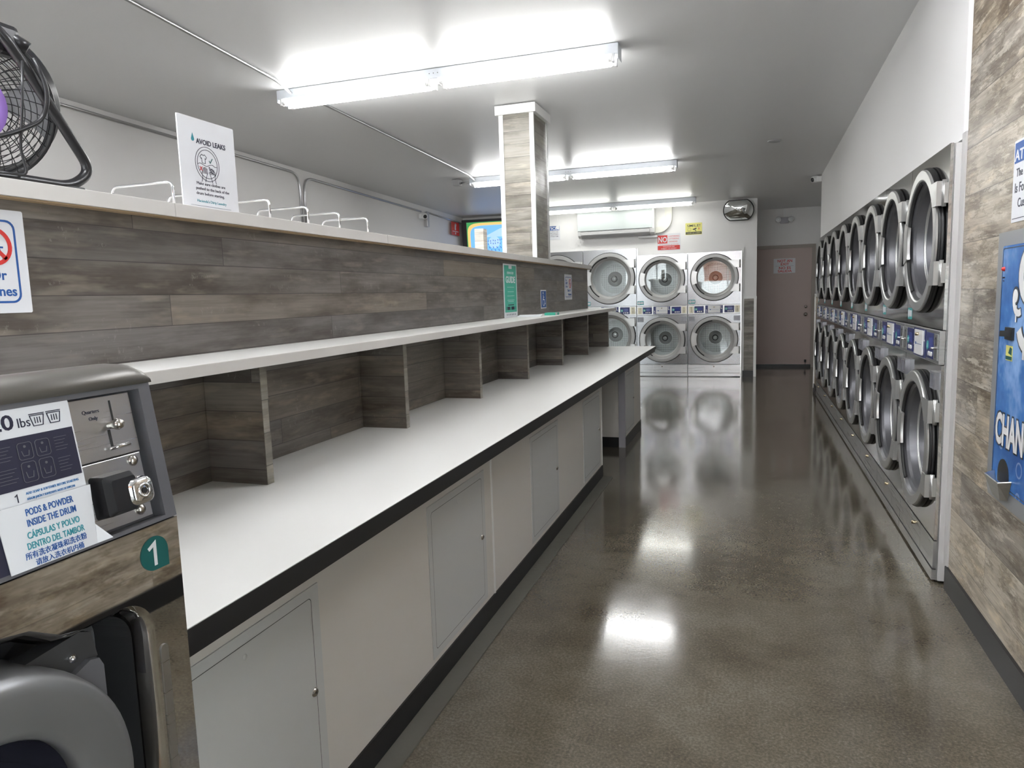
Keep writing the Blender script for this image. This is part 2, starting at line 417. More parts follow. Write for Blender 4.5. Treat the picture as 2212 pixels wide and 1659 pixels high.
def circ(cx, cz, r, n=32): return [(cx+r*math.cos(2*PI*i/n), cz+r*math.sin(2*PI*i/n)) for i in range(n)]

# ------------------------------------------------------------------ the room
XR, YR0, WR = .807, 3.565, .758       # right row: front plane, near edge, unit width
YR1 = YR0+8*WR
XW = .85; XL = -4.73; YF = 11.72; YB = -2.6; YA = 13.2
def zc(y): return 2.8436-.0199*(y-6)
ZT = 1.95

floor = struct('floor', MB().box(XL-.2, 2.2, YB-.13, YA+.2, -.1, 0), 'floor')
mb = MB(); y0, y1 = YB-.2, YA+.2
mb.add([(XL-.2, y0, zc(y0)), (2.2, y0, zc(y0)), (2.2, y1, zc(y1)), (XL-.2, y1, zc(y1)),
        (XL-.2, y0, 3.2), (2.2, y0, 3.2), (2.2, y1, 3.2), (XL-.2, y1, 3.2)],
       [(0, 1, 2, 3), (4, 7, 6, 5), (0, 4, 5, 1), (1, 5, 6, 2), (2, 6, 7, 3), (3, 7, 4, 0)])
struct('ceiling', mb, 'ceil')
# left wall
struct('wall_left', MB().box(XL-.12, XL, YB, YF+.12, 0, zc(YB)), 'wall')
# far wall: right pier, soffit over the dryers, left part
FX0, FX1 = -3.47, -.122
mb = MB().box(FX1+.004, .10, YF, YF+.12, 0, zc(YF)+.02).box(FX0, FX1+.004, YF, YF+.12, 2.07, zc(YF)+.02).box(XL, FX0-.004, YF, YF+.12, 0, zc(YF)+.02).box(-1.73+.006, FX1+.004, YF, YF+.12, ZT+.008, 2.07)
struct('wall_back', mb, 'wall')
mb = MB().box(.0, .10, YF+.12, YA, 0, zc(YF)+.02)
struct('wall_passage_left', mb, 'wall')
struct('wall_passage_end', MB().box(-.3, 2.0, YA, YA+.12, 0, zc(YA)+.03), 'wall')
struct('wall_passage_right', MB().box(1.55, 1.67, 9.98, YA, 0, zc(9.9)+.02), 'wall')
# wall over the right dryers
YS = 10.0
mb = MB().box(XW, 1.6, YR0-.005, YR1+.005, ZT+.012, zc(YR0)+.03).box(XW, 1.6, YR1+.005, YS, 0, zc(YR1)+.03)
struct('wall_right', mb, 'wall')
struct('wall_right_outer', MB().box(1.6, 1.7, 1.5, YR1+.3, 0, zc(YB)).box(XW+.1, 1.6, 1.5, 1.6, 0, zc(YB)), 'wall')
struct('wall_right_boards', MB().box(XW, XW+.1, .3, YR0-.075, 0, zc(YB)).box(XW, XW+.1, YB, .3, 2.42, zc(YB)).box(XW, XW+.1, YB, .3, 0, .12), 'woodL')
struct('wall_front', MB().box(XL, 1.6, YB-.12, YB, 0, .5).box(XL, 1.6, YB-.12, YB, 2.45, zc(YB)+.02).box(XL, -4.3, YB-.12, YB, .5, 2.45).box(.45, XW+.1, YB-.12, YB, .5, 2.45).box(-2.0, -1.9, YB-.12, YB, .5, 2.45), 'wall')
# white jamb panel at the near end of the dryer row
struct('trim_1', MB().box(XR+.0165, XW+.1, YR0-.0155, YR0-.004, .015, ZT-.004), 'trimgrey')
struct('trim_2', MB().box(XW-.006, XW+.1, YR0-.074, YR0-.016, .10, ZT+.03), 'trimgrey')
# stub wall with wainscot after the far end of the row
struct('trim_3', MB().box(XR-.0, XW-.002, YR1+.03, YS-.05, .12, 1.24), 'woodL')
struct('trim_4', MB().box(XR-.012, XW-.001, YS-.05, YS+.02, .06, 1.26).box(XR-.012, XW-.001, YR1+.012, YS+.02, 1.24, 1.275), 'white')
# wainscot of the far wall pier
struct('trim_5', MB().box(-.082, .064, YF-.012, YF-.001, .095, 1.215), 'woodC')
struct('trim_6', MB().box(.064, .104, YF-.02, YF-.001, 0, 1.245).box(-.10, .108, YF-.028, YF-.001, 1.215, 1.25).box(-.10, -.082, YF-.016, YF-.001, 0, 1.215).box(-.10,-.088, YF-.03, YF-.001, 1.25, ZT+.05), 'white')
# bases
struct('baseboard_right', MB().box(XW-.012, XW-.0005, .3, YR0-.062, 0, .105), 'black')
struct('baseboard_back', MB().box(-.098, .064, YF-.022, YF-.0125, 0, .095), 'black')
struct('baseboard_passage', MB().box(XR-.008, XW-.0005, YR1+.03, YS+.02, 0, .12), 'black')
struct('baseboard_left', MB().box(XL+.0005, XL+.012, YB, YF-.001, 0, .1), 'black')
struct('threshold_trim_7' if False else 'trim_7', MB().box(.11, 1.0, YA-.05, YA-.001, 0, .045), 'black')

# storefront window behind the camera
mb = MB()
for a0_, a1_ in ((-4.3, -2.0), (-1.9, .45)):
    for x in (a0_, (a0_+a1_)/2-.02, a1_-.05): mb.box(x, x+.05, YB-.08, YB-.03, .5, 2.45)
    mb.box(a0_, a1_, YB-.08, YB-.03, .5, .55); mb.box(a0_, a1_, YB-.08, YB-.03, 2.4, 2.45)
w = struct('window_1', mb, 'galv')
struct('pane', MB().box(-4.25, -2.05, YB-.06, YB-.055, .55, 2.4).box(-1.85, .40, YB-.06, YB-.055, .55, 2.4), 'glassd', w)

mb = MB()
for yy in (YB, -1.2, .25): mb.box(XW+.02, XW+.07, yy, yy+.05, .12, 2.42)
mb.box(XW+.02, XW+.07, YB, .3, .12, .17).box(XW+.02, XW+.07, YB, .3, 2.37, 2.42)
w = struct('window_fill', mb, 'galv')  # invented side window, added to light the cabinet and washer fronts
struct('pane', MB().box(XW+.04, XW+.045, YB+.05, .25, .17, 2.37), 'glassd', w)

# passage door
d = struct('door_1', MB().box(.08, .995, YA-.012, YA-.001, .05, 2.03), 'door', origin=(.54, YA, .05))
def ch(name, mb, m, par, label=None):
    """child given in world coordinates of a parent that is only translated"""
    l = par.location; mb.v = [(x-l[0], y-l[1], z-l[2]) for x, y, z in mb.v]
    o = obj(name, mb, m, par)
    if label: o['label'] = label
    return o
ch('door_frame', MB().box(.995, 1.05, YA-.04, YA-.0005, 0, 2.085).box(.02, .995, YA-.04, YA-.0005, 2.03, 2.085), 'dframe', d)
mb = MB().lathe([(.0, -.03), (.022, -.03), (.028, -.012), (.028, 0)], (.91, YA-.012, 1.035), 'y', 20); ch('deadbolt', mb, 'nickel', d, 'round nickel deadbolt')
mb = MB().lathe([(.0, -.06), (.02, -.058), (.028, -.045), (.024, -.03), (.012, -.022), (.012, -.01), (.033, -.006), (.033, 0)], (.91, YA-.012, .905), 'y', 20); ch('door_knob', mb, 'nickel', d, 'nickel door knob')
ch('door_holder', MB().box(.90, .93, YA-.05, YA-.012, .085, .13).box(.912, .918, YA-.045, YA-.03, .05, .085), 'blackp', d, 'black kick-down door holder')

# ------------------------------------------------------------------ signs
def sign(name, label, cat, w_, h_, loc, rotz, m='paper', th=.003, r=.004, group=None):
    """flat sign: local x right, z up from its lower left corner, faces local -Y"""
    o = obj(name, MB().prism(rrect(0, w_, 0, h_, r, 3), -th, 0, 'y'), m, loc=loc); o.rotation_euler = (0, 0, rotz)
    return tag(o, label, cat, group)
FR = -PI/2     # faces -X
FL = PI/2      # faces +X
Y_ = -.0038    # front of print on a 3 mm sign

def no_sit_sign(name, label, loc, group):
    s = sign(name, label, 'sign', .27, .225, loc, FL, 'paper', .002, .004, group)
    W_, H_ = .27, .225; y = -.0027
    lo = rrect(.022, W_-.022, .022, H_-.022, .02); li = rrect(.0265, W_-.0265, .0265, H_-.0265, .0165)
    obj('border', plate(MB(), [lo, li], y, .0006), 'blue', s)
    cx, cz = .195, .145; mb = plate(MB(), [circ(cx, cz, .042), circ(cx, cz, .033)], y-.0006, .0006)
    stroke(mb, [(cx-.027, cz+.027), (cx+.027, cz-.027)], .009, y-.0006); obj('prohibition_ring', mb, 'red', s)
    mb = stroke(MB(), [(cx-.022, cz-.002), (cx+.022, cz-.002)], .004, y); stroke(mb, [(cx-.012, cz-.002), (cx-.012, cz-.022)], .003, y); stroke(mb, [(cx+.012, cz-.002), (cx+.02, cz-.024)], .003, y)
    stroke(mb, [(cx-.01, cz+.006), (cx-.012, cz+.022)], .008, y); stroke(mb, [(cx-.012, cz+.004), (cx+.008, cz+.004)], .006, y); mb.prism(circ(cx-.012, cz+.027, .005, 12), y, y+.0006, 'y')
    obj('seated_figure', mb, 'blue', s)
    mb = MB(); text(mb, 'Do', .04, .165, .026, y, bold=.02); text(mb, 'NOT', .04, .137, .03, y, bold=.03); text(mb, 'Sit On', .04, .109, .026, y, bold=.02)
    text(mb, 'Tables Or', W_-.052, .073, .030, y, 'RIGHT', .02); text(mb, 'Machines', W_-.032, .038, .030, y, 'RIGHT', .02)
    obj('lettering', mb, 'blue', s); return s

# ------------------------------------------------------------------ stacked dryers
DRY = {}
def dryer_meshes(W_, H_, R, zu, zl, zs0, zs1, rev=0):
    key = (W_, H_)
    if key in DRY: return DRY[key]
    k = {}; cx = W_/2
    g_ = .0025
    def panel(z0, z1, cz): return plate(MB(), [[(g_, z0), (W_-g_, z0), (W_-g_, z1), (g_, z1)], circ(cx, cz, R*.97, 56)], 0., .012).mesh('panel')
    k['up'] = panel(zs1+.004, H_, zu); k['lo'] = panel(.2, zs0-.004, zl)
    k['cab'] = MB().box(g_, .022, .0125, .7, .01, H_-.002).box(W_-.022, W_-g_, .0125, .7, .01, H_-.002).box(.022, W_-.022, .0125, .7, H_-.02, H_-.002).box(.022, W_-.022, .0125, .7, .01, .05).box(.022, W_-.022, .69, .7, .05, H_-.02).mesh('cab')
    r = R
    D = .56
    k['gask'] = MB().lathe([(r*.93, -.002*D), (r*1.0, -.002*D), (r*1.008, -.008*D), (r*1.010, -.016*D), (r*.995, -.022*D), (r*1.010, -.028*D), (r*1.004, -.040*D), (r*.99, -.046*D), (r*.93, -.046*D)], ax='y', n=72).mesh('gask')
    k['ring'] = MB().lathes([(r*.985, -.046*D), (r*.985, -.058*D), (r*.972, -.066*D), (r*.855, -.066*D), (r*.835, -.060*D), (r*.828, -.050*D)], ax='y', n=84).mesh('ring')
    k['arc'] = MB().lathe([(r*.79, -.020), (r*.826, -.0305), (r*.829, -.0335), (r*.815, -.0345), (r*.79, -.026)], ax='y', n=40, a0=math.radians(95), a1=math.radians(240), closed=True).mesh('arc')
    k['fun'] = MB().lathes([(r*.828, -.030), (r*.80, -.018), (r*.755, -.008), (r*.735, .005), (r*.70, .046), (r*.70, .052), (r*.80, .03), (r*.93, -.001)], ax='y', n=72).mesh('fun')
    k['bead'] = MB().lathe([(r*.712, .038), (r*.70, .036), (r*.695, .040), (r*.70, .045)], ax='y', n=64, closed=True).mesh('bead')
    k['glass'] = MB().lathe([(0, .042), (r*.70, .042)], ax='y', n=64, smooth=False).mesh('glass')
    # handle: raised tab on the left side of the ring
    hp = []
    a0, a1 = 160, 198
    k['handle'] = MB().lathe([(r*.955, -.038), (r*.95, -.042), (r*.74, -.042), (r*.72, -.038), (r*.715, -.026), (r*.735, -.026), (r*.80, -.036)], ax='y', n=14, a0=math.radians(a0), a1=math.radians(a1), closed=True, smooth=False).mesh('handle')
    xe = W_/2-.006
    def hinge(z0, z1):
        mb = MB(); ro = r*.90
        pts = [(math.sqrt(max(ro*ro-z*z, 0)), z) for z in [z0+(z1-z0)*i/6 for i in range(7)]]
        mb.prism([(xe-.028, z0)]+pts+[(xe-.028, z1)] if False else [(xe-.028, z0), (xe-.028, z1)]+[p for p in reversed(pts)], -.0415, -.0372, 'y')
        mb.box(xe-.032, xe-.022, -.0415, -.008, z0, z1); mb.tube([(xe-.012, -.014, z0-.004), (xe-.012, -.014, z1+.004)], .009, 10)
        mb.box(xe-.024, xe, -.016, -.0005, z0+.01, z1-.01); return mb.mesh('hinge')
    k['hin'] = [hinge(r*.39, r*.70), hinge(-r*.62, -r*.31)]
    if True:
        k['hcap'] = MB()
    k['drum'] = MB().lathe([(r*.86, .056), (r*.86, .52)], ax='y', n=48).mesh('drum')
    k['back'] = MB().lathe([(r*.86, .515), (r*.30, .515)], ax='y', n=48, smooth=False).mesh('back')
    k['hub'] = MB().lathe([(r*.30, .515), (r*.14, .44), (r*.13, .44)], ax='y', n=32).mesh('hub')
    k['seal'] = MB().lathe([(r*.135, .44), (r*.13, .425), (r*.10, .425), (r*.10, .44)], ax='y', n=28).mesh('seal')
    k['boss'] = MB().lathe([(r*.10, .43), (r*.08, .42), (0, .418)], ax='y', n=24).mesh('boss')
    zs = zs1-zs0
    k['strip'] = MB().box(g_, W_-g_, -.012, .012, zs0, zs1, .002).mesh('strip')
    e0, e1 = zs0+.016, zs1-.016
    def navy(f0, f1): return MB().box(W_*f0, W_*f1, -.0145, -.0125, e0, e1).mesh('navy')
    k['nv'] = [navy(.125, .305), navy(.695, .875)]
    k['nameb'] = MB().box(W_*.335, W_*.665, -.0150, -.0125, zs0+.008, zs1-.008).mesh('nameb')
    k['namew'] = MB().prism(rrect(W_*.385, W_*.615, zs0+.016, zs1-.014, .006), -.020, -.0150, 'y').mesh('namew')
    mb = MB(); y = -.0157
    stroke(mb, [(W_*.345, zs0+.06), (W_*.362, zs0+.06), (W_*.362, zs0+.012)], .008, y); stroke(mb, [(W_*.63, zs1-.012), (W_*.63, zs1-.06), (W_*.652, zs1-.06)], .008, y); k['brk'] = mb.mesh('brk')
    k['nlock'] = MB().lathe([(0, -.034), (.008, -.034), (.008, -.020)], (W_*.5, 0, zs1-.034), 'y', 12).mesh('nlock')
    k['ntext'] = text(MB(), '\u2014 STACK DRYER'[:0]+'\u25cf\u2014\u2014\u2014\u2014', W_*.5, zs0+zs*.42, .018, -.0207, 'CENTER', .03, width=W_*.17).mesh('ntext')
    def coin(f0, f1):
        mb = MB().box(W_*f0, W_*f1, -.016, -.0125, e0, e1, .001); return mb.mesh('coin')
    k['coin'] = [coin(.022, .112), coin(.888, .978)]
    def slot(fc):
        c = W_*fc; mb = MB().box(c-.002, c+.002, -.0170, -.0161, e0+.06*zs/.145, e1-.012)
        mb.box(c-.0025, c+.0025, -.0170, -.0161, e0+.01, e0+.05); mb.box(c-.010, c+.010, -.0170, -.0161, e1-.022, e1-.019); return mb.mesh('slot')
    k['slot'] = [slot(.067), slot(.933)]
    def knob(fc): return MB().tube([(W_*fc, -.016, e0+.055), (W_*fc, -.035, e0+.055)], .005, 8).mesh('knob')
    k['knob'] = [knob(.067), knob(.933)]
    def lcd(fa, fb): return MB().box(W_*fa, W_*fb, -.0155, -.0146, e0+.045, e1-.022).mesh('lcd')
    k['lcd'] = [lcd(.19, .275), lcd(.76, .845)]
    def btn(fs_):
        mb = MB()
        for q in fs_: mb.prism(circ(W_*q, e0+.022, .0105, 14), -.018, -.0146, 'y')
        return mb.mesh('btn')
    k['btn'] = [btn((.19, .226, .262)), btn((.765, .801, .837))]
    k['num'] = [MB().prism(circ(W_*.158, e0+.058, .021, 20), -.0155, -.0146, 'y').mesh('num'), MB().prism(circ(W_*.727, e0+.058, .021, 20), -.0155, -.0146, 'y').mesh('num')]
    cb0, cb1 = zs0-.112, zs0-.035
    k['cbox'] = []
    for x0, x1 in ((.012, .105), (W_-.105, W_-.012)):
        mb = plate(MB(), [[(x0, cb0), (x1, cb0), (x1, cb1), (x0, cb1)], [(x0+.01, cb0+.01), (x1-.01, cb0+.01), (x1-.01, cb1-.01), (x0+.01, cb1-.01)]], -.022, .022)
        mb.box(x0+.0101, x1-.0101, -.010, -.001, cb0+.0101, cb1-.0101); mb.lathe([(0, -.016), (.007, -.016), (.007, -.010)], ((x0+x1)/2, 0, (cb0+cb1)/2), 'y', 10)
        k['cbox'].append(mb.mesh('cbox'))
    k['kick'] = MB().box(g_, W_*.33-.001, -.002, .012, .065, .194).box(W_*.33+.001, W_*.65-.001, -.002, .012, .065, .194).box(W_*.65+.001, W_-g_, -.002, .012, .065, .194).mesh('kick')
    k['klock'] = MB().lathe([(0, -.020), (.009, -.018), (.009, -.002)], (W_*.5, 0, .165), 'y', 12).mesh('klock')
    k['foot'] = MB().box(g_, W_-g_, -.006, .012, .012, .060).mesh('foot')
    k['stA'] = MB().prism(rrect(.012, .115, zs1+.025, zs1+.085, .01), -.0008, -.0001, 'y').mesh('stA')
    mb = MB().prism(circ(.038, zs1+.055, .022, 18), -.0015, -.0009, 'y'); mb.box(.062, .11, -.0015, -.0009, zs1+.04, zs1+.072); k['stB'] = mb.mesh('stB')
    DRY[key] = k; return k

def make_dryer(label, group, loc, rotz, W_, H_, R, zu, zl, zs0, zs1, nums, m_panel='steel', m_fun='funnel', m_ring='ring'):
    k = dryer_meshes(W_, H_, R, zu, zl, zs0, zs1)
    t_ = thing('stacked_dryer', label, 'dryer', loc, rotz, group)
    def sub(name, me, m_, par, loc_=None, lab=None):
        o = obj(name, me, m_, par)
        if loc_ is not None: o.location = loc_
        if lab: o['label'] = lab
        return o
    sub('cabinet', k['cab'], 'steelr', t_)
    sub('front_panel', k['up'], m_panel, t_, lab='upper polished steel front panel'); sub('front_panel', k['lo'], m_panel, t_, lab='lower polished steel front panel')
    for cz in (zu, zl):
        p = (W_/2, 0, cz)
        dr = sub('door', k['ring'], m_ring, t_, p)
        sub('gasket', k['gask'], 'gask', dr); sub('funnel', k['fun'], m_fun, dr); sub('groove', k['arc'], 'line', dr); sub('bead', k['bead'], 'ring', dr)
        sub('glass', k['glass'], 'glassd', dr); sub('handle', k['handle'], 'ring', dr)
        for h in k['hin']: sub('hinge', h, 'ring', dr)
        du = sub('drum', k['drum'], 'drum', t_, p)
        sub('drum_back', k['back'], 'perf', du); sub('hub', k['hub'], 'drum', du); sub('hub_seal', k['seal'], 'drumdark', du); sub('hub_boss', k['boss'], 'drum', du)
    cp = sub('control_panel', k['strip'], 'steelr', t_)
    for i in (0, 1):
        sub('keypad', k['nv'][i], 'navy', cp, lab='navy keypad'); sub('display', k['lcd'][i], 'lcd', cp); sub('button', k['btn'][i], 'plas', cp, lab='three round white buttons'); sub('number_sticker', k['num'][i], 'teal', cp, lab='round teal number sticker')
        sub('coin_slot', k['coin'][i], 'cream' if m_panel == 'steelf' else 'steelr', cp); sub('coin_opening', k['slot'][i], 'line', cp); sub('coin_lever', k['knob'][i], 'chrome', cp)
        sub('coin_box', k['cbox'][i], 'boxsteel', t_)
    sub('nameplate', k['nameb'], 'navy', cp, lab='navy centre plate'); sub('nameplate', k['namew'], 'plas', cp, lab='white rounded nameplate'); sub('bracket_mark', k['brk'], 'plas', cp); sub('lock', k['nlock'], 'brass', cp); sub('lettering', k['ntext'], 'blue', cp)
    mb = MB(); e0 = zs0+.016
    for n_, fx in zip(nums, (.158, .727)): text(mb, str(n_), W_*fx, e0+.048, .026, -.0162, 'CENTER', .02)
    sub('numerals', mb.mesh('numerals'), 'plas', cp)
    kp = sub('kick_panel', k['kick'], 'steelr', t_); sub('lock', k['klock'], 'brass', kp)
    sub('base', k['foot'], 'steelr', t_)
    st = sub('door_sticker', k['stA'], 'teal', t_, lab='teal sticker below the upper door'); sub('sticker_print', k['stB'], 'paper', st)
    return t_

ordn = ['nearest', 'second', 'third', 'fourth', 'fifth', 'sixth', 'seventh', 'farthest']
extra = ['beside the white end panel', 'one place past the end unit', '', '', '', '', '', 'beside the door passage']
for i in range(8):
    lab = ('double-stacked steel dryer along the right wall, %s from the camera%s' % (ordn[i], (', '+extra[i]) if i in (0, 7) else ''))
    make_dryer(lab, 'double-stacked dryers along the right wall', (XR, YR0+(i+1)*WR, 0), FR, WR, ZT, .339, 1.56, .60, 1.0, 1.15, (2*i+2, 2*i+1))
YD = 11.64
far = [(-.932+.806-.80, .80, ZT, .362, 1.56, .595, .997, 1.135, (18, 17), 'double-stacked steel dryer on the back wall, rightmost, with orange window reflections'),
       (-1.731, .80, ZT, .362, 1.56, .595, .997, 1.135, (20, 19), 'double-stacked steel dryer on the back wall under the red NO LOITERING sign'),
       (-2.602, .868, 2.065, .415, 1.60, .66, 1.0, 1.145, (22, 21), 'taller double-stacked dryer on the back wall, under the air conditioner'),
       (-3.472, .868, 2.065, .415, 1.60, .66, 1.0, 1.145, (24, 23), 'taller double-stacked dryer on the back wall, mostly hidden beside the column')]
for x, W_, H_, R, zu, zl, s0, s1, nums, lab in far:
    make_dryer(lab, 'double-stacked dryers on the back wall', (x, YD, 0), 0., W_, H_, R, zu, zl, s0, s1, nums, 'steelf', 'ringf', 'ringf')

# ------------------------------------------------------------------ partition and column
XP = -1.556; YPE = 7.147
struct('wall_partition', MB().box(-2.10, XP, YB+.6, YPE, 0, 1.604), 'woodD')
mb = MB(); ys = [-1.9, 1.633, 2.87, 4.9, YPE+.03]
for a, b in zip(ys, ys[1:]): mb.box(-2.14, -1.518, a+.0007, b-.0007, 1.6075, 1.645, .0012)
o = obj('partition_cap', mb, 'capm', origin=(-1.83, 3, 1.604)); tag(o, 'long light grey laminate cap along the top of the wood partition', 'ledge')
ch('ply_edge', MB().box(-2.13, -1.524, -1.9, YPE+.02, 1.6041, 1.6073), 'ply', o, 'thin tan plywood edge')

cX0, cX1, cY0, cY1 = -1.893, -1.607, 5.52, 5.93
col = thing('column', 'square wood-clad column with white corner trim rising from the partition to the ceiling', 'column', ((cX0+cX1)/2, (cY0+cY1)/2, 1.6455))
cz0 = 1.6455
ch('cladding', MB().box(cX0+.01, cX1-.01, cY0+.01, cY1-.01, cz0, zc(cY1)-.002), 'woodC', col)
mb = MB(); t1 = .034
for x0, x1 in ((cX0, cX0+t1), (cX1-t1, cX1)):
    for yy0, yy1 in ((cY0, cY0+.012), (cY1-.012, cY1)): mb.box(x0, x1, yy0, yy1, cz0, zc(cY1)-.01)
ch('corner_trim', mb, 'white', col, 'white corner trim')
ch('edge_strip', MB().box(cX1-.012, cX1, cY0+.012, cY0+.022, cz0, zc(cY1)-.01).box(cX1-.012, cX1, cY1-.022, cY1-.012, cz0, zc(cY1)-.01), 'steelr', col, 'grey metal edge strip')
ch('crown_trim', MB().box(cX0-.022, cX1+.022, cY0-.022, cY1+.022, 2.775, zc(cY1+.03)-.001), 'white', col, 'white crown moulding')

tag(obj('wooden_post', MB().box(-2.06, -1.93, 4.93, 5.10, 1.6455, 1.86), 'woodC', origin=(-2.0, 5.0, 1.6455)) if False else obj('wooden_box', MB().box(-2.06, -1.985, 5.335, 5.42, 1.6455, 1.895, .002), 'palewood', origin=(-2.02, 5.37, 1.6455)), 'narrow pale wood-grain box on the partition cap in front of the television', 'box')

# chrome rails on the cap
rails = [1.879, 2.122, 2.365, 2.617, 2.859, 3.110]
rl = ['first from the camera, right of the black fan', 'mostly behind the AVOID LEAKS sign', 'just right of the AVOID LEAKS sign', 'fourth from the camera', 'fifth from the camera', 'farthest from the camera']
rmesh = MB().tube(fillet([(0, 0, 0), (0, 0, .11), (-.25, 0, .11), (-.25, 0, 0)], .025, 6), .0045, 10).mesh('rail')
for y, lb in zip(rails, rl):
    o = obj('chrome_rail', rmesh, 'chrome', loc=(-1.75, y, 1.6453)); tag(o, 'chrome U-shaped rail on the partition cap, '+lb, 'rail', 'chrome rails on the partition cap')

# AVOID LEAKS sign
s = sign('leak_warning_sign', 'white AVOID LEAKS sign in a clear holder standing on the partition cap', 'sign', .243, .278, (-1.60, 1.752, 1.6455), FL, 'paper', .004)
y = -.0047
mb = MB(); text(mb, 'AVOID LEAKS', .072, .204, .0215, y, bold=.02, width=.128)
text(mb, 'Make sure clothes are', .06, .0815, .0125, y, width=.124); text(mb, 'pushed to the back of the', .056, .0665, .0125, y, width=.145); text(mb, 'drum before starting.', .056, .0515, .0125, y, width=.122)
obj('lettering', mb, 'ink', s)
mb = MB(); text(mb, "Hacienda's Dirty Laundry", .056, .029, .0115, y, width=.128)
obj('lettering', mb, 'tealink', s)
mb = MB(); stroke(mb, [(.03, .018), (.205, .018)], .0006, y); obj('rule_line', mb, 'ink', s)
dp = [(.058, .232)]+arc(.058, .214, .0062, 30, -210, 14); obj('water_drop', MB().prism(dp, y, y+.0006, 'y'), 'tealink', s)
cx, cz = .113, .147
mb = plate(MB(), [circ(cx, cz, .052, 48), circ(cx, cz, .0505, 48)], y, .0006); plate(mb, [circ(cx, cz, .0435, 48), circ(cx, cz, .042, 48)], y, .0006)
L_ = .0014
stroke(mb, [(cx-.030, cz+.020), (cx-.022, cz+.027), (cx-.016, cz+.024), (cx-.010, cz+.027), (cx-.002, cz+.020), (cx-.006, cz+.014), (cx-.009, cz+.016), (cx-.009, cz+.001), (cx-.023, cz+.001), (cx-.023, cz+.016), (cx-.026, cz+.014)], L_, y, True)
stroke(mb, [(cx-.042, cz-.004), (cx-.032, cz+.0), (cx-.018, cz-.004), (cx-.004, cz-.007), (cx+.010, cz-.001), (cx+.022, cz+.001), (cx+.032, cz-.004), (cx+.041, cz-.003)], L_, y)
stroke(mb, [(cx+.006, cz-.007), (cx+.016, cz-.014), (cx+.030, cz-.020), (cx+.033, cz-.030), (cx+.024, cz-.026), (cx+.014, cz-.020), (cx+.006, cz-.013)], L_, y, True)
for sx_, fl in ((-.013, 1), (.017, -1)):
    bx = cx+sx_
    stroke(mb, [(bx-fl*.016, cz-.055), (bx-fl*.012, cz-.04), (bx-fl*.014, cz-.028), (bx-.010, cz-.022)], L_, y)
    stroke(mb, [(bx-fl*.001, cz-.055), (bx+fl*.006, cz-.036), (bx+fl*.012, cz-.024)], L_, y)
    for q in range(4):
        px = bx-.010+q*.0055; stroke(mb, [(px, cz-.030), (px, cz-.014+(.003 if q in (1, 2) else 0)), (px+.004, cz-.014+(.003 if q in (1, 2) else 0)), (px+.0045, cz-.030)], L_*.5, y)
obj('drum_drawing', mb, 'ink', s)
obj('check_mark', stroke(MB(), [(cx+.008, cz+.012), (cx+.013, cz+.006), (cx+.023, cz+.020)], .0025, y), 'tealw', s)
mb = stroke(MB(), [(cx-.034, cz-.010), (cx-.024, cz-.022)], .0025, y); stroke(mb, [(cx-.024, cz-.010), (cx-.034, cz-.022)], .0025, y); obj('cross_mark', mb, 'red', s)

# signs on the partition
no_sit_sign('seating_sign', 'white sign with red prohibition ring on the wood partition above the washer', (XP+.0005, .94, 1.356), None)
s = no_sit_sign('seating_sign', 'small white sign with red prohibition ring near the far end of the wood partition', (XP+.0005, 6.19, 1.315), None)
s = sign('guide_poster', 'tall green GUIDE poster on the wood partition standing at the shelf', 'poster', .285, .362, (XP+.0005, 4.528, 1.2165), FL, 'paper', .002)
y = -.0027
obj('green_field', MB().box(.016, .269, y, y+.0006, .036, .352), 'green', s)
y2 = -.0034
mb = MB(); mb.box(.11, .175, y2, y2+.0006, .33, .352)
text(mb, 'STEP-BY-STEP', .142, .294, .022, y2, 'CENTER', .01, width=.14); text(mb, 'GUIDE', .142, .236, .06, y2, 'CENTER', .025, width=.20)
for q, w_ in ((.205, .15), (.175, .13), (.147, .15), (.118, .15), (.108, .12)): stroke(mb, [(.142-w_/2, q), (.142+w_/2, q)], .0022, y2)
obj('lettering', mb, 'paper', s)
mb = MB(); stroke(mb, [(.08, .085), (.205, .085)], .006, y2); mb.prism(rrect(.06, .125, .052, .074, .003), y2, y2+.0006, 'y'); mb.prism(rrect(.145, .215, .052, .074, .003), y2, y2+.0006, 'y'); stroke(mb, [(.04, .052), (.04, .074)], .006, y2); stroke(mb, [(.24, .052), (.24, .074)], .006, y2)
for q in range(6): stroke(mb, [(.05+q*.035, .02), (.06+q*.035, .02)], .008, y)
obj('print_marks', mb, 'ink', s)
s = sign('accessibility_sign', 'small blue wheelchair symbol sign on the wood partition', 'sign', .155, .146, (XP+.0005, 5.418, 1.257), FL, 'paper', .002)
obj('blue_field', MB().box(.008, .147, y, y+.0006, .008, .138), 'blue', s)
mb = MB().prism(circ(.063, .122, .0085, 16), y2, y2+.0006, 'y')
stroke(mb, [(.064, .108), (.066, .070), (.098, .070), (.112, .036), (.122, .040)], .008, y2); stroke(mb, [(.066, .090), (.092, .088)], .006, y2)
stroke(mb, arc(.077, .052, .030, 115, 345, 18), .006, y2); obj('wheelchair_symbol', mb, 'paper', s)

# ------------------------------------------------------------------ shelf with dividers, counter, cabinets
XS = -1.276
mb = MB().box(XP+.001, XS, .90, YPE+.01, 1.186, 1.216, .001)
o = obj('shelf', mb, 'lam', origin=(-1.42, 4, 1.186)); tag(o, 'long white laminate shelf running along the wood partition above the cubbies', 'shelf')
ch('front_edge', MB().box(XS+.0002, XS+.0015, .90, YPE+.01, 1.187, 1.2145), 'capm', o, 'grey front edge strip')
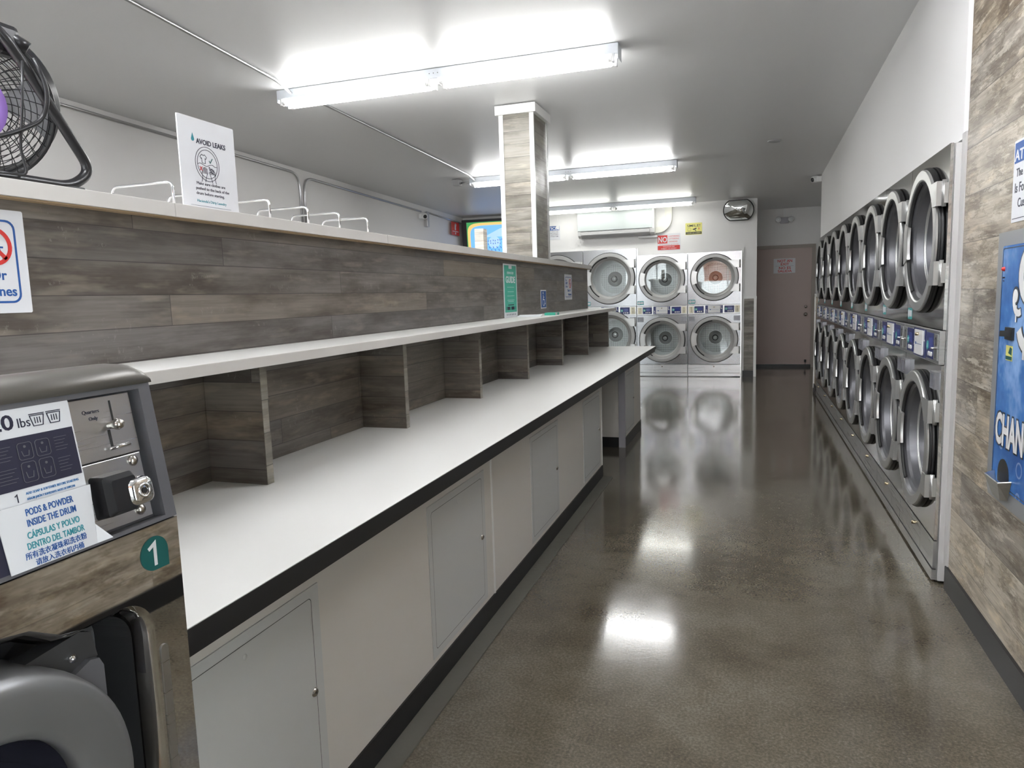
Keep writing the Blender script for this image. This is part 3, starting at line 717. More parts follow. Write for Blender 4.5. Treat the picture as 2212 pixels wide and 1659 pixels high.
# counter: slab with a black edge band
ZC = .826
o = obj('worktop', MB().box(XP+.001, -.8825, .87, YPE+.03, ZC-.03, ZC, .0008), 'lam', origin=(-1.2, 4, ZC-.03))
tag(o, 'long white laminate folding counter top with a black edge', 'counter')
ch('edge_band', MB().box(-.8824, -.8810, .87, YPE+.031, ZC-.031, ZC-.0015).box(XP+.002, -.881, YPE+.0305, YPE+.032, ZC-.031, ZC-.0015), 'black', o, 'black edge band')
ch('support_board', MB().box(XP+.002, -.89, .87, YPE+.02, ZC-.055, ZC-.0315), 'black', o, 'black board under the counter')
div_y = [1.755, 2.665, 3.532, 4.395, 5.293, 6.207, 7.165]
dl = ['first from the washer', 'second from the washer', 'third from the washer', 'fourth from the washer, below the left half of the shelf end', 'fifth from the washer, below the wheelchair sign', 'sixth from the washer', 'at the far end of the counter']
dl[3] = 'fourth from the washer, below the green poster'
for y, lb in zip(div_y, dl):
    e = thing('cubby_divider', 'dark wood-grain upright divider between counter and shelf, '+lb, 'divider', (-1.45, y, ZC+.0005), 0, 'upright dividers between counter and shelf')
    ch('board', MB().box(XP+.002, -1.352, y-.030, y, ZC+.0005, 1.1855), 'woodD', e); ch('edge_strip', MB().box(-1.3515, -1.350, y-.030, y, ZC+.0005, 1.1855), 'steelr' if False else 'woodC', e, 'paler front edge')
XC = -1.033
def cabinet_run(name, label, y0_, y1_, doors, seams):
    e = thing(name, label, 'cabinet', (-1.3, (y0_+y1_)/2, 0))
    ch('body', MB().box(XP+.002, XC, y0_, y1_, .0905, ZC-.0555), 'cab', e)
    ch('kick_base', MB().box(XP+.002, XC+.006, y0_-(.004 if y0_ > 3 else 0), y1_, .0, .090), 'black', e, 'black rubber base')
    for d0, d1 in doors:
        z0, z1 = .112, .657
        fr = ch('access_door', MB().prism([(d0, z0), (d1, z0), (d1, z1), (d0, z1)], XC+.0002, XC+.0035, 'x'), 'cabdoor', e)
        gap = .0016; a0_, a1_, b0_, b1_ = d0+.026, d1-.032, z0+.026, z1-.026
        lo = rrect(a0_, a1_, b0_, b1_, .012); li = rrect(a0_+gap, a1_-gap, b0_+gap, b1_-gap, .011)
        vs, fs = curve_mesh([lo, li], .0004, 0); mbb = MB(); mbb.add([(XC+.0037+q[1]*0, q[0], q[2]) for q in vs], fs)
        def sc_(mbx): mbx.v = [(x-e.location[0], yy-e.location[1], z-e.location[2]) for x, yy, z in mbx.v]; return mbx
        obj('door_gap', sc_(mbb), 'line', fr)
        obj('lock', sc_(MB().lathe([(.0035, .009), (.006, .010), (.010, .008), (.012, .0035)], (XC, d1-.042, .385), 'x', 18)), 'nickel', fr)
        obj('keyhole', sc_(MB().lathe([(0, .0085), (.0045, .0088)], (XC, d1-.042, .385), 'x', 12)), 'line', fr)
        for qz in (z1-.055, z0+.05): obj('screw', sc_(MB().lathe([(.0, .0049), (.006, .0046), (.0065, .0034)], (XC, (d0+d1)/2-.012, qz), 'x', 12)), 'cabdoor', fr)
    for ys_ in seams: ch('seam_strip', MB().box(XC+.0002, XC+.004, ys_, ys_+.013, .091, ZC-.056), 'white', e, 'narrow white seam strip')
    return e
e = cabinet_run('base_cabinet', 'long off-white base cabinet with access doors under the counter', .88, 5.15, [(.94, 1.478), (2.128, 2.672), (3.33, 3.872), (4.525, 5.07)], [2.756, 5.135])
e = cabinet_run('base_cabinet', 'short off-white base cabinet past the knee opening at the counter far end', 6.19, 7.13, [(6.225, 6.70)], [])
ch('corner_trim', MB().box(XC-.055, XC+.004, 6.183, 6.1895, .0, ZC-.056).box(XC+.0005, XC+.004, 6.1896, 6.205, .091, ZC-.056), 'fixg', e, 'lavender grey corner trim')
tag(obj('concrete_strip', MB().box(XC+.007, XC+.078, .9, 5.15, 0, .006), 'concrete', origin=(-1, 3, 0)), None, None, kind='structure').name = 'trim_8'
# papers on the shelf
z0 = 1.2165
p = [(-1.48, 4.80, .16, .22, .004, 12, 'paper', 'white leaflet lying flat on the shelf beside the green poster'), (-1.40, 4.86, .10, .2, .003, -25, 'green', 'green leaflet lying on the shelf, leaning out over its front edge side')]
o = obj('leaflet_stack', MB().box(-.08, .08, -.12, .12, 0, .006).box(-.075, .085, -.115, .125, .0062, .010), 'paper', loc=(-1.46, 4.80, z0)); o.rotation_euler = (0, 0, .25)
tag(o, 'small stack of white leaflets on the shelf in front of the green poster', 'leaflets')
o = obj('leaflet_box', MB().box(-.04, .04, -.055, .055, 0, .018, .001), 'green', loc=(-1.36, 5.02, z0)); tag(o, 'small green and white leaflet box on the shelf right of the leaflets', 'box')
obj('label_panel', MB().box(.0402, .041, -.05, .0, .002, .016), 'paper', o)

# ------------------------------------------------------------------ washer
WX, WY0, WY1 = -.85, .20, .862
wa = thing('washing_machine', 'front-loading washing machine with grey console at the left edge beside the counter', 'washing machine', (WX, WY0, 0), FL)
Ww = WY1-WY0
ZB = 1.033
# local: x right (world +Y), -y front, z up
hole = [(.045, .60)]+[(.045, .93)]+[(.12, .955), (.22, .972), (.36, .972), (.41, .962), (.45, .938), (.48, .931)]+arc(.545, .876, .055, 85, 0, 8)+arc(.545, .42, .055, 0, -90, 6)+arc(.10, .42, .055, -90, -180, 6)
mb = plate(MB(), [[(.0, .12), (Ww, .12), (Ww, ZB), (0, ZB)], hole], 0., .006); obj('front_panel', mb, 'steelw', wa)
obj('cabinet', MB().box(.001, Ww-.001, .0065, .62, .12, ZB-.001), 'panelgrey', wa) if False else None
obj('cabinet', MB().box(.001, .02, .0065, .62, .12, ZB-.001).box(Ww-.02, Ww-.001, .0065, .62, .12, ZB-.001).box(.02, Ww-.02, .0065, .62, ZB-.02, ZB-.001).box(.02, Ww-.02, .0065, .62, .12, .14).box(.02, Ww-.02, .61, .62, .14, ZB-.02), 'steelr', wa)
def inset(pl, c, k): return [((a-c[0])*k+c[0], (b-c[1])*k+c[1]) for a, b in pl]
hc = (.32, .68)
# rolled steel lip and dark recess
lip = MB(); prof = [(1.0, 0.), (.985, .004), (.965, .014), (.95, .03), (.945, .06)]
vs = []; n_ = len(hole)
for kf, yy in prof: vs += [(a, yy, b) for a, b in inset(hole, hc, kf)]
fs = [(i*n_+j, i*n_+(j+1) % n_, (i+1)*n_+(j+1) % n_, (i+1)*n_+j) for i in range(len(prof)-1) for j in range(n_)]
lip.add(vs, fs, True); obj('opening_lip', lip, 'steelw', wa)
rec = MB(); vs = []; prof = [(.944, .03), (.93, .10), (.80, .12)]
for kf, yy in prof: vs += [(a, yy, b) for a, b in inset(hole, hc, kf)]
fs = [(i*n_+j, i*n_+(j+1) % n_, (i+1)*n_+(j+1) % n_, (i+1)*n_+j) for i in range(2) for j in range(n_)]; fs.append(tuple(2*n_+j for j in range(n_)))
rec.add(vs, fs, False); obj('door_recess', rec, 'recess', wa)

obj('side_rib', MB().prism(rrect(.5775, .5925, .44, .842, .007), -.0015, .0001, 'y'), 'panelgrey', wa, ) if False else obj('side_rib', MB().prism(rrect(.606, .620, .44, .845, .0068), -.0022, .0, 'y'), 'steelr', wa)
dcx, dcz = .322, .722
dring = obj('door', MB().lathe([(.150, .045), (.128, .010), (.128, -.008), (.132, -.014), (.140, -.018), (.186, -.027), (.198, -.023), (.206, -.012), (.210, .01), (.210, .10)], ax='y', n=72), 'ringw', wa); dring.location = (dcx, 0, dcz)
obj('door_bowl', MB().lathe([(.129, .01), (.115, .06), (.08, .10), (0, .115)], ax='y', n=48), 'bowl', dring)
obj('drum', MB().lathe([(.15, .10), (.19, .13), (.20, .40), (0, .42)], ax='y', n=48), 'drum', wa).location = (dcx, 0, dcz)
# hinge cover: the slanted grey corner piece
cov = MB().prism([(.44, .848), (.505, .872), (.519, .868), (.525, .855), (.526, .70), (.512, .735), (.485, .79)], .020, .06, 'y'); obj('hinge_cover', cov, 'panelgrey', wa)
cov = MB().prism([(.40, .905), (.50, .914), (.518, .906), (.525, .868), (.50, .86), (.44, .845), (.36, .872), (.33, .89)], .030, .06, 'y'); obj('latch_block', cov, 'recess', wa)
obj('screw', MB().lathe([(0, -.006), (.006, -.004), (.006, 0)], (.485, .030, .883), 'y', 12), 'chrome', wa)
# console with a slanted face
th = math.asin(.15206); cosn = math.cos(th)
con = thing('console', None, None, (0, -.0, ZB+.002), 0); con.parent = wa; con.rotation_euler = (-th, 0, 0)
del_ = None
HC = .211
# console parts in the console's own slanted frame: x right, z up the slope, -y out
def cpart(name, mb_, m_, lab=None, par=None):
    # bake the slant so the console's parts are plain children
    c_, s_ = math.cos(-th), math.sin(-th)
    mb_.v = [(x, yy*c_-z*s_, yy*s_+z*c_+ZB+.002) for x, yy, z in mb_.v]
    o_ = obj(name, mb_, m_, par or wa)
    if lab: o_['label'] = lab
    return o_
bpy.data.objects.remove(con)
lo = [(.0, .0), (Ww, .0), (Ww, HC), (0, HC)]
rc = [(.03, .006), (.641, .006), (.641, .204), (.03, .204)]
body = plate(MB(), [lo, rc], 0, .03)
body.box(.03, .641, .024, .03, .006, .204); body.box(.0, Ww, .03, .32, .0, HC-.0005)
con = cpart('console', body, 'panelgrey')
lid = MB(); pr = [(.33, .0), (.33, .022)]+[(.33-.31*0, .022)]
pts = [(-.004, HC), (-.006, HC+.012), (.002, HC+.026), (.018, HC+.036), (.04, HC+.040), (.34, HC+.040), (.34, HC)]
for i_ in range(1):
    xs_ = [(0, .82), (.006, .95), (.015, 1.)]
    sec = []
    nn = len(pts)
    for x, k_ in [(0., 1.), (Ww-.05, 1.), (Ww-.036, .985), (Ww-.024, .94), (Ww-.014, .86), (Ww-.007, .74), (Ww-.002, .58), (Ww, .35), (Ww, .0)]:
        sec += [(x, p_[0], HC+(p_[1]-HC)*k_) for p_ in pts]
    fs = [(i*nn+j, i*nn+(j+1) % nn, (i+1)*nn+(j+1) % nn, (i+1)*nn+j) for i in range(8) for j in range(nn)]+[tuple(range(nn))]
    lid.add(sec, fs, True)
cpart('lid', lid, 'conslid', 'rounded taupe lid')
D = .018
cpart('coin_plate', MB().box(.5245, .632, .012, .0238, .112, .202, .001), 'steelr', 'brushed steel coin plate')
cpart('coin_opening', MB().box(.5945, .597, .0112, .0121, .158, .194), 'line'); cpart('coin_opening', MB().box(.583, .587, .0112, .0121, .126, .152), 'line')
cpart('coin_knob', MB().lathe([(0, -.012), (.006, -.011), (.0085, -.004), (.006, .004), (.005, .012)], (.588, 0, .158), 'y', 16), 'nickel')
cpart('coin_return', MB().lathe([(.0, .002), (.014, .002), (.015, .006), (.0, .010)], (.591, 0, .1255), 'y', 18), 'chrome') if False else cpart('coin_return', MB().tube([(.577, .008, .1245), (.606, .000, .1265)], .0028, 8), 'chrome')
mb = MB(); text(mb, 'Quarters', .562, .180, .0075, .0114, 'CENTER'); text(mb, 'Only', .564, .170, .0075, .0114, 'CENTER'); cpart('lettering', mb, 'ink')
cpart('lock_plate', MB().box(.526, .628, .010, .0238, .012, .110, .001), 'steelr', 'brushed steel lock plate')
for bx, bz in ((.612, .100), (.607, .026)): cpart('bolt', MB().lathe([(0, .003), (.005, .004), (.0085, .008), (.0085, .010)], (bx, 0, bz), 'y', 16), 'nickel')
bmh = MB(); pl0 = rrect(.533, .589, .030, .092, .006); pl1 = rrect(.540, .592, .036, .080, .008)
n_ = len(pl0); bmh.add([(a, .010, b) for a, b in pl0]+[(a, -.012, b) for a, b in inset(pl0, (.565, .058), .92)]+[(a, -.020, b) for a, b in inset(pl0, (.570, .058), .72)],
   [(i*n_+j, i*n_+(j+1) % n_, (i+1)*n_+(j+1) % n_, (i+1)*n_+j) for i in range(2) for j in range(n_)]+[tuple(2*n_+j for j in range(n_))])
cpart('lock_housing', bmh, 'blackp', 'black lock housing')
bmh = MB(); pl0 = rrect(.565, .612, .034, .080, .013, 5); n_ = len(pl0)
bmh.add([(a, .004, b) for a, b in inset(pl0, (.588, .057), .9)]+[(a, -.012, b) for a, b in inset(pl0, (.588, .057), .92)]+[(a, -.024, b) for a, b in inset(pl0, (.588, .057), .80)]+[(a, -.027, b) for a, b in inset(pl0, (.588, .057), .62)],
   [(i*n_+j, i*n_+(j+1) % n_, (i+1)*n_+(j+1) % n_, (i+1)*n_+j) for i in range(3) for j in range(n_)]+[tuple(3*n_+j for j in range(n_))], True)
bmh.lathe([(.0105, -.027), (.0105, -.029), (.0075, -.029), (.0075, -.0275)], (.588, 0, .057), 'y', 20)
cpart('lock', bmh, 'chrome', 'chrome coin-box lock'); cpart('keyhole', MB().lathe([(0, -.0282), (.0045, -.0282)], (.588, 0, .057), 'y', 14), 'line')
# overlay label
lab = cpart('label_panel', MB().prism(rrect(.10, .5215, .008, .2065, .005), .0005, .004, 'y'), 'paper', 'white printed overlay')
cpart('label_field', MB().box(.10, .519, -.0003, .0004, .103, .168), 'ink', 'dark blue overlay field')
cpart('label_field', MB().box(.10, .402, -.0009, -.0003, .006, .085), 'ink', 'dark overlay corner')
mb = MB(); text(mb, '20', .4095, .179, .0265, -.0002, bold=.018, width=.0315); text(mb, 'lbs', .4455, .179, .0175, -.0002, width=.0165)
for bx in (.4640, .4875):
    stroke(mb, [(bx-.001, .1935), (bx+.020, .1935)], .0012, -.0002); stroke(mb, [(bx, .1915), (bx+.003, .178), (bx+.016, .178), (bx+.019, .1915)], .0011, -.0002, True)
    for q in (.006, .0095, .013): stroke(mb, [(bx+q, .189), (bx+q, .181)], .001, -.0002)
stroke(mb, [(.4225, .0955), (.4255, .0975), (.4255, .0875)], .0012, -.0002); cpart('lettering', mb, 'ink', 'dark printed lettering and basket icons')
mb = MB(); text(mb, 'ADD SOAP & SOFTENER BEFORE STARTING', .437, .0945, .0046, -.0002, width=.075); text(mb, 'A\u00d1ADIR JAB\u00d3N Y SUAVIZANTE ANTES DE EMPEZAR', .437, .0875, .0042, -.0002, width=.068); cpart('lettering', mb, 'bluel', 'small blue lettering')
mb = MB()
for (ix, iz, hh) in ((.438, .138, .022), (.462, .138, .022), (.438, .109, .026), (.462, .109, .026)):
    plate(mb, [rrect(ix, ix+.020, iz, iz+hh, .004), rrect(ix+.0006, ix+.0194, iz+.0006, iz+hh-.0006, .0035)], -.0010, .0006)
    mb.prism(circ(ix+.010, iz+hh*.76, .0017, 10), -.0010, -.0004, 'y')
    stroke(mb, [(ix+.005, iz+hh*.52), (ix+.0065, iz+hh*.22), (ix+.0135, iz+hh*.22), (ix+.015, iz+hh*.52)], .0008, -.0010)
for bx, bz, w_ in ((.408, .150, .022), (.408, .122, .024), (.489, .150, .018), (.489, .122, .018)):
    for q in range(5): stroke(mb, [(bx, bz+.008-q*.0042), (bx+w_*(1-.15*(q % 3)), bz+.008-q*.0042)], .0006, -.0010)
cpart('overlay_print', mb, 'panelgrey', 'pale wash-cycle icons')
# folded paper notice
no = MB(); no.add([(.395, -.0035, .004), (.516, -.0035, .004), (.524, -.0035, .085), (.392, -.0035, .085), (.395, -.0022, .004), (.516, -.0022, .004), (.524, -.0022, .085), (.392, -.0022, .085)],
   [(0, 1, 2, 3), (4, 7, 6, 5), (0, 4, 5, 1), (1, 5, 6, 2), (2, 6, 7, 3), (3, 7, 4, 0)])
no.add([(.519, -.0036, .030), (.516, -.0036, .004), (.533, -.014, .006), (.519, -.0030, .030), (.516, -.0030, .004), (.533, -.0135, .006)], [(0, 1, 2), (3, 5, 4), (0, 3, 4, 1), (1, 4, 5, 2), (2, 5, 3, 0)])
cpart('paper_notice', no, 'paper', 'white paper notice taped below the overlay')
mb = MB(); yn = -.0042
text(mb, 'PODS & POWDER', .428, .069, .0125, yn, bold=.012, width=.066); text(mb, 'INSIDE THE DRUM', .427, .0555, .0125, yn, bold=.012, width=.068)
text(mb, '\u6240\u6709\u6d17\u8863\u51dd\u73e0\u548c\u6d17\u8863\u7c89', .416, .0165, .0095, yn, bold=.006, width=.086); text(mb, '\u8bf7\u653e\u5165\u6d17\u8863\u673a\u5185\u6876', .427, .0060, .0090, yn, bold=.004, width=.068); cpart('lettering', mb, 'blue', 'blue lettering')
mb = MB(); text(mb, 'C\u00c1PSULAS Y POLVO', .424, .0405, .0120, yn, bold=.012, width=.073); text(mb, 'DENTRO DEL TAMBOR', .421, .0275, .0120, yn, bold=.012, width=.080); cpart('lettering', mb, 'tealink', 'teal lettering')
# number sticker
cz_ = .990; cxs = .612
dp = [(cxs+.026, cz_-.026), (cxs+.026, cz_+.0)]+arc(cxs, cz_, .026, 0, 270, 22); st = obj('number_sticker', MB().prism(dp, -.0010, -.0001, 'y'), 'tealw', wa); st['label'] = 'teal teardrop number sticker'
mb = MB(); stroke(mb, [(cxs-.0115, cz_+.0085), (cxs+.0005, cz_+.0155), (cxs+.0005, cz_-.0185)], .0055, -.0017); obj('numerals', mb, 'paper', st)
obj('plinth', MB().box(-.02, Ww+.0, .0, .68, 0, .119), 'plinth', wa)

# ------------------------------------------------------------------ drum fan on the cap
fan = thing('drum_fan', 'black tilted drum fan on a bent tube stand on the partition cap', 'fan', (-1.80, 1.295, 1.6455))
Rf = .178; fc = Vector((0, 0, .225))
def yaw_tilt():
    rear = Vector((-.68, .66, .31)).normalized()
    return Matrix.Translation(fc) @ rear.to_track_quat('Y', 'Z').to_matrix().to_4x4()
MX = yaw_tilt()
def fpart(name, mb_, m_, lab=None, par=None):
    mb_.v = [tuple(MX @ Vector(v)) for v in mb_.v]; o_ = obj(name, mb_, m_, par or fan)
    if lab: o_['label'] = lab
    return o_
# fan axis = local y, front at -y
hou = fpart('housing', MB().lathe([(Rf, -.07), (Rf+.008, -.075), (Rf+.008, -.06), (Rf, -.055), (Rf-.004, .07), (Rf+.008, .08), (Rf+.008, .095), (Rf-.006, .09), (Rf-.010, -.068)], ax='y', n=64, closed=True), 'blackp')
mb = MB()
for sy in (-.075, .088):
    for q in range(1, 15):
        r_ = Rf*q/14.5; dome = -.022*(1-(q/14.5)**2)*(1 if sy < 0 else -1)
        mb.tube([(r_*math.cos(a*2*PI/40), sy+dome, r_*math.sin(a*2*PI/40)) for a in range(40)], .0011, 5, closed=True)
    for q in range(36):
        a = q*2*PI/36; pts = []
        for i in range(7):
            u = .15+.85*i/6; sw_ = a+.5*(1-u); pts.append((Rf*u*math.cos(sw_), sy-.022*(1-u*u)*(1 if sy < 0 else -1), Rf*u*math.sin(sw_)))
        mb.tube(pts, .0011, 5)
fpart('grille', mb, 'fanw', 'curved wire grille')
fpart('badge', MB().lathe([(0, -.108), (.060, -.107), (.070, -.102)], ax='y', n=28), 'fanbadge', 'red round badge'); fpart('badge', MB().lathe([(.070, -.102), (.084, -.100), (.090, -.096)], ax='y', n=28), 'fanbadge2', 'violet badge ring')
for q in range(3):
    a = q*2*PI/3; bl = MB(); vs = []
    for i in range(6):
        u = .05+.125*i/5
        for j in range(5):
            w_ = (-.5+j/4)*(.5+.9*i/5)*.75; vs.append((u*math.cos(a+w_), -.03*w_*1.4+.005, u*math.sin(a+w_)))
    fs = [(i*5+j, i*5+j+1, (i+1)*5+j+1, (i+1)*5+j) for i in range(5) for j in range(4)]; bl.add(vs, fs, True)
    fpart('blade', bl, 'fanb')
fpart('motor', MB().lathe([(0, -.02), (.05, -.015), (.055, .06), (0, .075)], ax='y', n=28), 'blackp')
def tubeobj(name, pts, r, m_, lab=None, fr=.05):
    o_ = obj(name, MB().tube(fillet([tuple(Vector(p)-fan.location) for p in pts], fr, 8), r, 12), m_, fan)
    if lab: o_['label'] = lab
    return o_
XN = -1.585
tubeobj('stand', [(XN-.10, 1.12, 2.06), (XN, 1.225, 1.985), (XN, 1.275, 1.925), (XN, 1.365, 1.800), (XN, 1.432, 1.705), (XN, 1.370, 1.6585), (XN, 1.10, 1.6585), (XN, .95, 1.6585)], .0125, 'blackp', 'bent black tube stand')
obj('clamp', MB().box(.15, .198, -.06, .0, .295, .365, .014).tube([(.18, -.02, .34), (.20, .01, .318)], .016, 10), 'blackp', fan)
tubeobj('cord', [(XN+.018, 1.29, 1.935), (XN+.03, 1.31, 1.87), (XN+.02, 1.30, 1.80), (XN+.02, 1.22, 1.755), (XN+.02, 1.17, 1.735), (XN+.01, 1.07, 1.72)], .0055, 'fanw', 'black power cord', .04)
tubeobj('cord', [(XN+.02, 1.26, 1.92), (XN+.026, 1.245, 1.83), (XN+.02, 1.232, 1.72), (XN+.02, 1.245, 1.6665), (XN+.022, 1.17, 1.6625)], .003, 'fanw', 'thin hanging cord', .02)
obj('foot', MB().box(XN-.03+1.80, XN+.012+1.80, 1.345-1.295, 1.40-1.295, 0.0002, .014, .003), 'blackp', fan)

# ------------------------------------------------------------------ ceiling fixtures
def fixture(y, label, tm='tube', x0=-3.22, x1=-.775):
    z = zc(y+.142)-.0006
    f = thing('fluorescent_fixture', label, 'light fixture', ((x0+x1)/2, y+.08, z), 0, 'strip lights across the ceiling')
    L2 = (x1-x0)/2
    obj('housing', MB().box(-L2, L2, -.062, .062, -.062, 0., .002), 'fix', f)
    obj('reflector', MB().prism([(-.115, -.052), (-.062, -.0625), (.062, -.0625), (.115, -.052), (.115, -.049), (.062, -.060) if False else (.062, -.0585), (-.062, -.0585), (-.115, -.049)], -L2+.002, L2-.002, 'x'), 'fix', f) if False else None
    for xs0, xs1 in ((-L2+.03, -.035), (.035, L2-.03)):
        for dy in (-.048, .048):
            tb = obj('tube', MB().tube([(xs0+.03, dy, -.088), (xs1-.03, dy, -.088)], .0165, 14), tm, f); tb['label'] = 'lit fluorescent tube'
            for xe_ in (xs0, xs1):
                s_ = 1 if xe_ == xs0 else -1
                obj('lamp_holder', MB().box(xe_-.008*1, xe_+.008*1, dy-.018, dy+.018, -.108, -.0625, .003).tube([(xe_, dy, -.088), (xe_+s_*.029, dy, -.088)], .017, 12), 'plas', tb).parent = tb
    obj('end_plate', MB().box(L2, L2+.003, -.062, .062, -.085, -.002), 'fix', f); obj('end_plate', MB().box(-L2-.003, -L2, -.062, .062, -.085, -.002), 'fix', f)
    obj('screws', MB().tube([(-.03, -.0625, -.03), (-.03, -.064, -.03)], .003, 8).tube([(.0, -.0625, -.03), (.0, -.064, -.03)], .003, 8).tube([(.03, -.0625, -.03), (.03, -.064, -.03)], .003, 8), 'line', f)
    return f
YFX = [4.51, 8.22, 11.10]
fixture(YFX[0], 'long two-tube strip light nearest the camera on the ceiling')
fixture(YFX[1], 'middle strip light, partly hidden by the wood column', 'tube2')
fixture(YFX[2], 'farthest strip light, above the air conditioner', 'tube3')
fixture(.75, 'strip light over the front end of the room, out of the picture', 'tube0')
fixture(-1.55, 'added fill strip light by the front window, out of the picture', 'tube0')  # unseen lamp added as fill for the front of the room
fixture(2.45, 'added fill strip light right of the camera over the aisle, out of the picture', 'tube0', -.62, .78)  # unseen short lamp added to brighten the cabinets along the aisle
# ------------------------------------------------------------------ conduits
def conduit(label, pts, r=.011, fr=.09, group=None):
    mb = MB().tube(fillet(pts, fr, 8), r, 10)
    o_ = obj('conduit', mb, 'galv', origin=tuple(pts[0])); return tag(o_, label, 'conduit', group)
G = 'metal conduits'
def zz_(y, d=.014): return zc(y)-d
conduit('galvanised conduit on the ceiling leading to the nearest strip light', [(-2.92, .95, zz_(.95)), (-2.95, 2.8, zz_(2.8)), (-3.06, 4.30, zz_(4.3)), (-3.09, 4.47, zz_(4.4, .03)), (-3.10, 4.522, zz_(4.5, .035))], fr=.05)
conduit('galvanised conduit on the ceiling between the nearest and the middle strip light', [(-3.07, 4.66, zz_(4.66, .03)), (-3.08, 4.85, zz_(4.8)), (-3.14, 8.0, zz_(8.0)), (-3.15, 8.18, zz_(8.1, .03)), (-3.15, 8.232, zz_(8.2, .035))], fr=.05)
xl = XL+.0132
conduit('galvanised conduit along the top of the left wall bending down towards the camera side', [(xl, -1.5, zc(-1.5)-.048), (xl, 6.93, zc(6.9)-.055), (xl, 6.95, 2.05)], .013, .16)
conduit('galvanised conduit along the top of the left wall turning down beside its twin', [(xl, 10.02, zc(10)-.09), (xl, 7.02, zc(7)-.075), (xl, 7.00, 2.05)], .013, .16)
conduit('second galvanised conduit on the left wall running from the camera box to the corner box', [(xl, 10.215, zc(10.2)-.075), (xl, 11.5, zc(11.5)-.10), (xl+.1, YF-.02, zc(11.7)-.11), (-4.592, YF-.02, zc(11.7)-.11)], .013, .08)
e = thing('junction_box', 'grey conduit box on the left wall under the white camera', 'electrical box', (XL+.03, 10.17, 2.56))
obj('box', MB().box(-.028, .028, -.04, .04, -.10, .11, .003), 'galv', e); obj('conduit_clamp', MB().box(-.02, .02, -.03, .03, .1102, .122), 'galv', e)
e = thing('junction_box', 'square outlet box high in the back left corner above the television', 'electrical box', (-4.53, YF-.0245, 2.62))
obj('box', MB().box(-.055, .055, -.02, .024, -.06, .06, .003), 'galv', e)
obj('plug', MB().box(-.02, .02, -.045, -.0205, .015, .045).box(-.03, .01, -.045, -.0205, -.035, -.01).tube(fillet([(-.01, -.04, -.035), (-.01, -.045, -.09), (.0, -.03, -.15)], .02), .004, 8).tube([(.02, -.03, -.06), (.02, -.03, -.15)], .003, 6), 'blackp', e, )
e = obj('junction_box', MB().box(-3.45, -3.36, 8.25, 8.35, zc(8.3)-.075, zc(8.3)-.004, .003), 'galv', origin=(-3.4, 8.3, 2.75)); tag(e, 'small grey box on the ceiling at the left end of the middle strip light', 'electrical box')
obj('connector', MB().tube([(.0455, 0, .0), (.17, 0, .0)], .012, 10), 'galv', e)

# security cameras
def camera_dome(loc, d, label):
    e = thing('security_camera', label, 'security camera', loc)
    dx = Vector(d).normalized(); base = MB(); rot = dx.to_track_quat('-Y', 'Z').to_matrix().to_4x4()
    def P_(mb_): mb_.v = [tuple(rot @ Vector(v)) for v in mb_.v]; return mb_
    obj('housing', P_(MB().lathe([(.0, .035), (.045, .035), (.05, .02), (.048, -.01), (.038, -.04), (.028, -.046)], ax='y', n=28)), 'plas', e)
    obj('lens', P_(MB().lathe([(.028, -.046), (.02, -.056), (0, -.060)], ax='y', n=20)), 'blackp', e)
    return e
c = camera_dome((XL+.085, 9.98, 2.598), (.55, -.75, -.25), 'white security camera high on the left wall beside the conduit box')
obj('wall_mount', MB().box(-.084, -.02, -.035, .04, -.035, .035, .004), 'plas', c)
c = camera_dome((XW-.075, 10.03, 2.715), (-.75, -.6, -.2), 'white security camera at the top far end of the wall over the right dryers')
obj('wall_mount', MB().box(.015, .074, -.05, .03, -.04, .03, .004), 'plas', c)
e = thing('smoke_detector', 'small round vent on the ceiling between the strip lights and the right wall', 'ceiling vent', (.22, 7.75, zc(7.75)-.0005))
obj('cover', MB().lathe([(0, -.012), (.05, -.012), (.062, -.006), (.068, 0), (0, 0)], ax='z', n=28), 'acg', e)
e.name = 'ceiling_vent'

# emergency light above the door
e = thing('emergency_light', 'white two-lamp emergency light above the brown door', 'emergency light', (.55, YA-.0005, 2.50))
obj('housing', MB().box(-.07, .07, -.05, 0, -.05, .05, .01), 'fixg', e)
for s_ in (-1, 1):
    l_ = obj('lamp_head', MB().lathe([(0, -.085), (.038, -.085), (.05, -.07), (.045, -.03), (0, -.02)], (s_*.10, 0, .012), 'y', 24), 'plas', e); obj('lens', MB().lathe([(0, -.088), (.03, -.0865)], (s_*.10, 0, .012), 'y', 20), 'glassd', l_)
obj('conduit_cover', MB().box(-.018, .018, -.02, 0, .0505, zc(YA)-2.505), 'plas', e)

# ------------------------------------------------------------------ back wall objects
yw = YF-.0008
s = sign('no_loitering_sign', 'white and red NO LOITERING sign on the back wall over the dryers', 'sign', .362, .262, (-1.407, yw, 2.014), 0, 'paper', .003, .012)
y = Y_+.0001; mb = MB().prism(rrect(.008, .160, .108, .236, .004), y, y+.0006, 'y'); mb.prism(rrect(.008, .354, .008, .075, .008), y, y+.0006, 'y')
text(mb, 'LOITERING', .178, .205, .034, y, width=.165, bold=.005); text(mb, 'LITTERING', .178, .166, .034, y, width=.158, bold=.005); text(mb, 'DRINKING', .178, .122, .034, y, width=.135, bold=.005)
text(mb, 'OF ALCOHOLIC BEVERAGES', .182, .083, .020, y, 'CENTER', width=.30); obj('red_print', mb, 'red', s)
mb = MB(); text(mb, 'NO', .084, .128, .118, y-.0007, 'CENTER', .02, width=.135); text(mb, 'VIOLATORS ARE', .181, .048, .020, y-.0007, 'CENTER', .01, width=.18); text(mb, 'SUBJECT TO ARREST', .181, .020, .020, y-.0007, 'CENTER', .01, width=.24); obj('white_print', mb, 'paper', s)
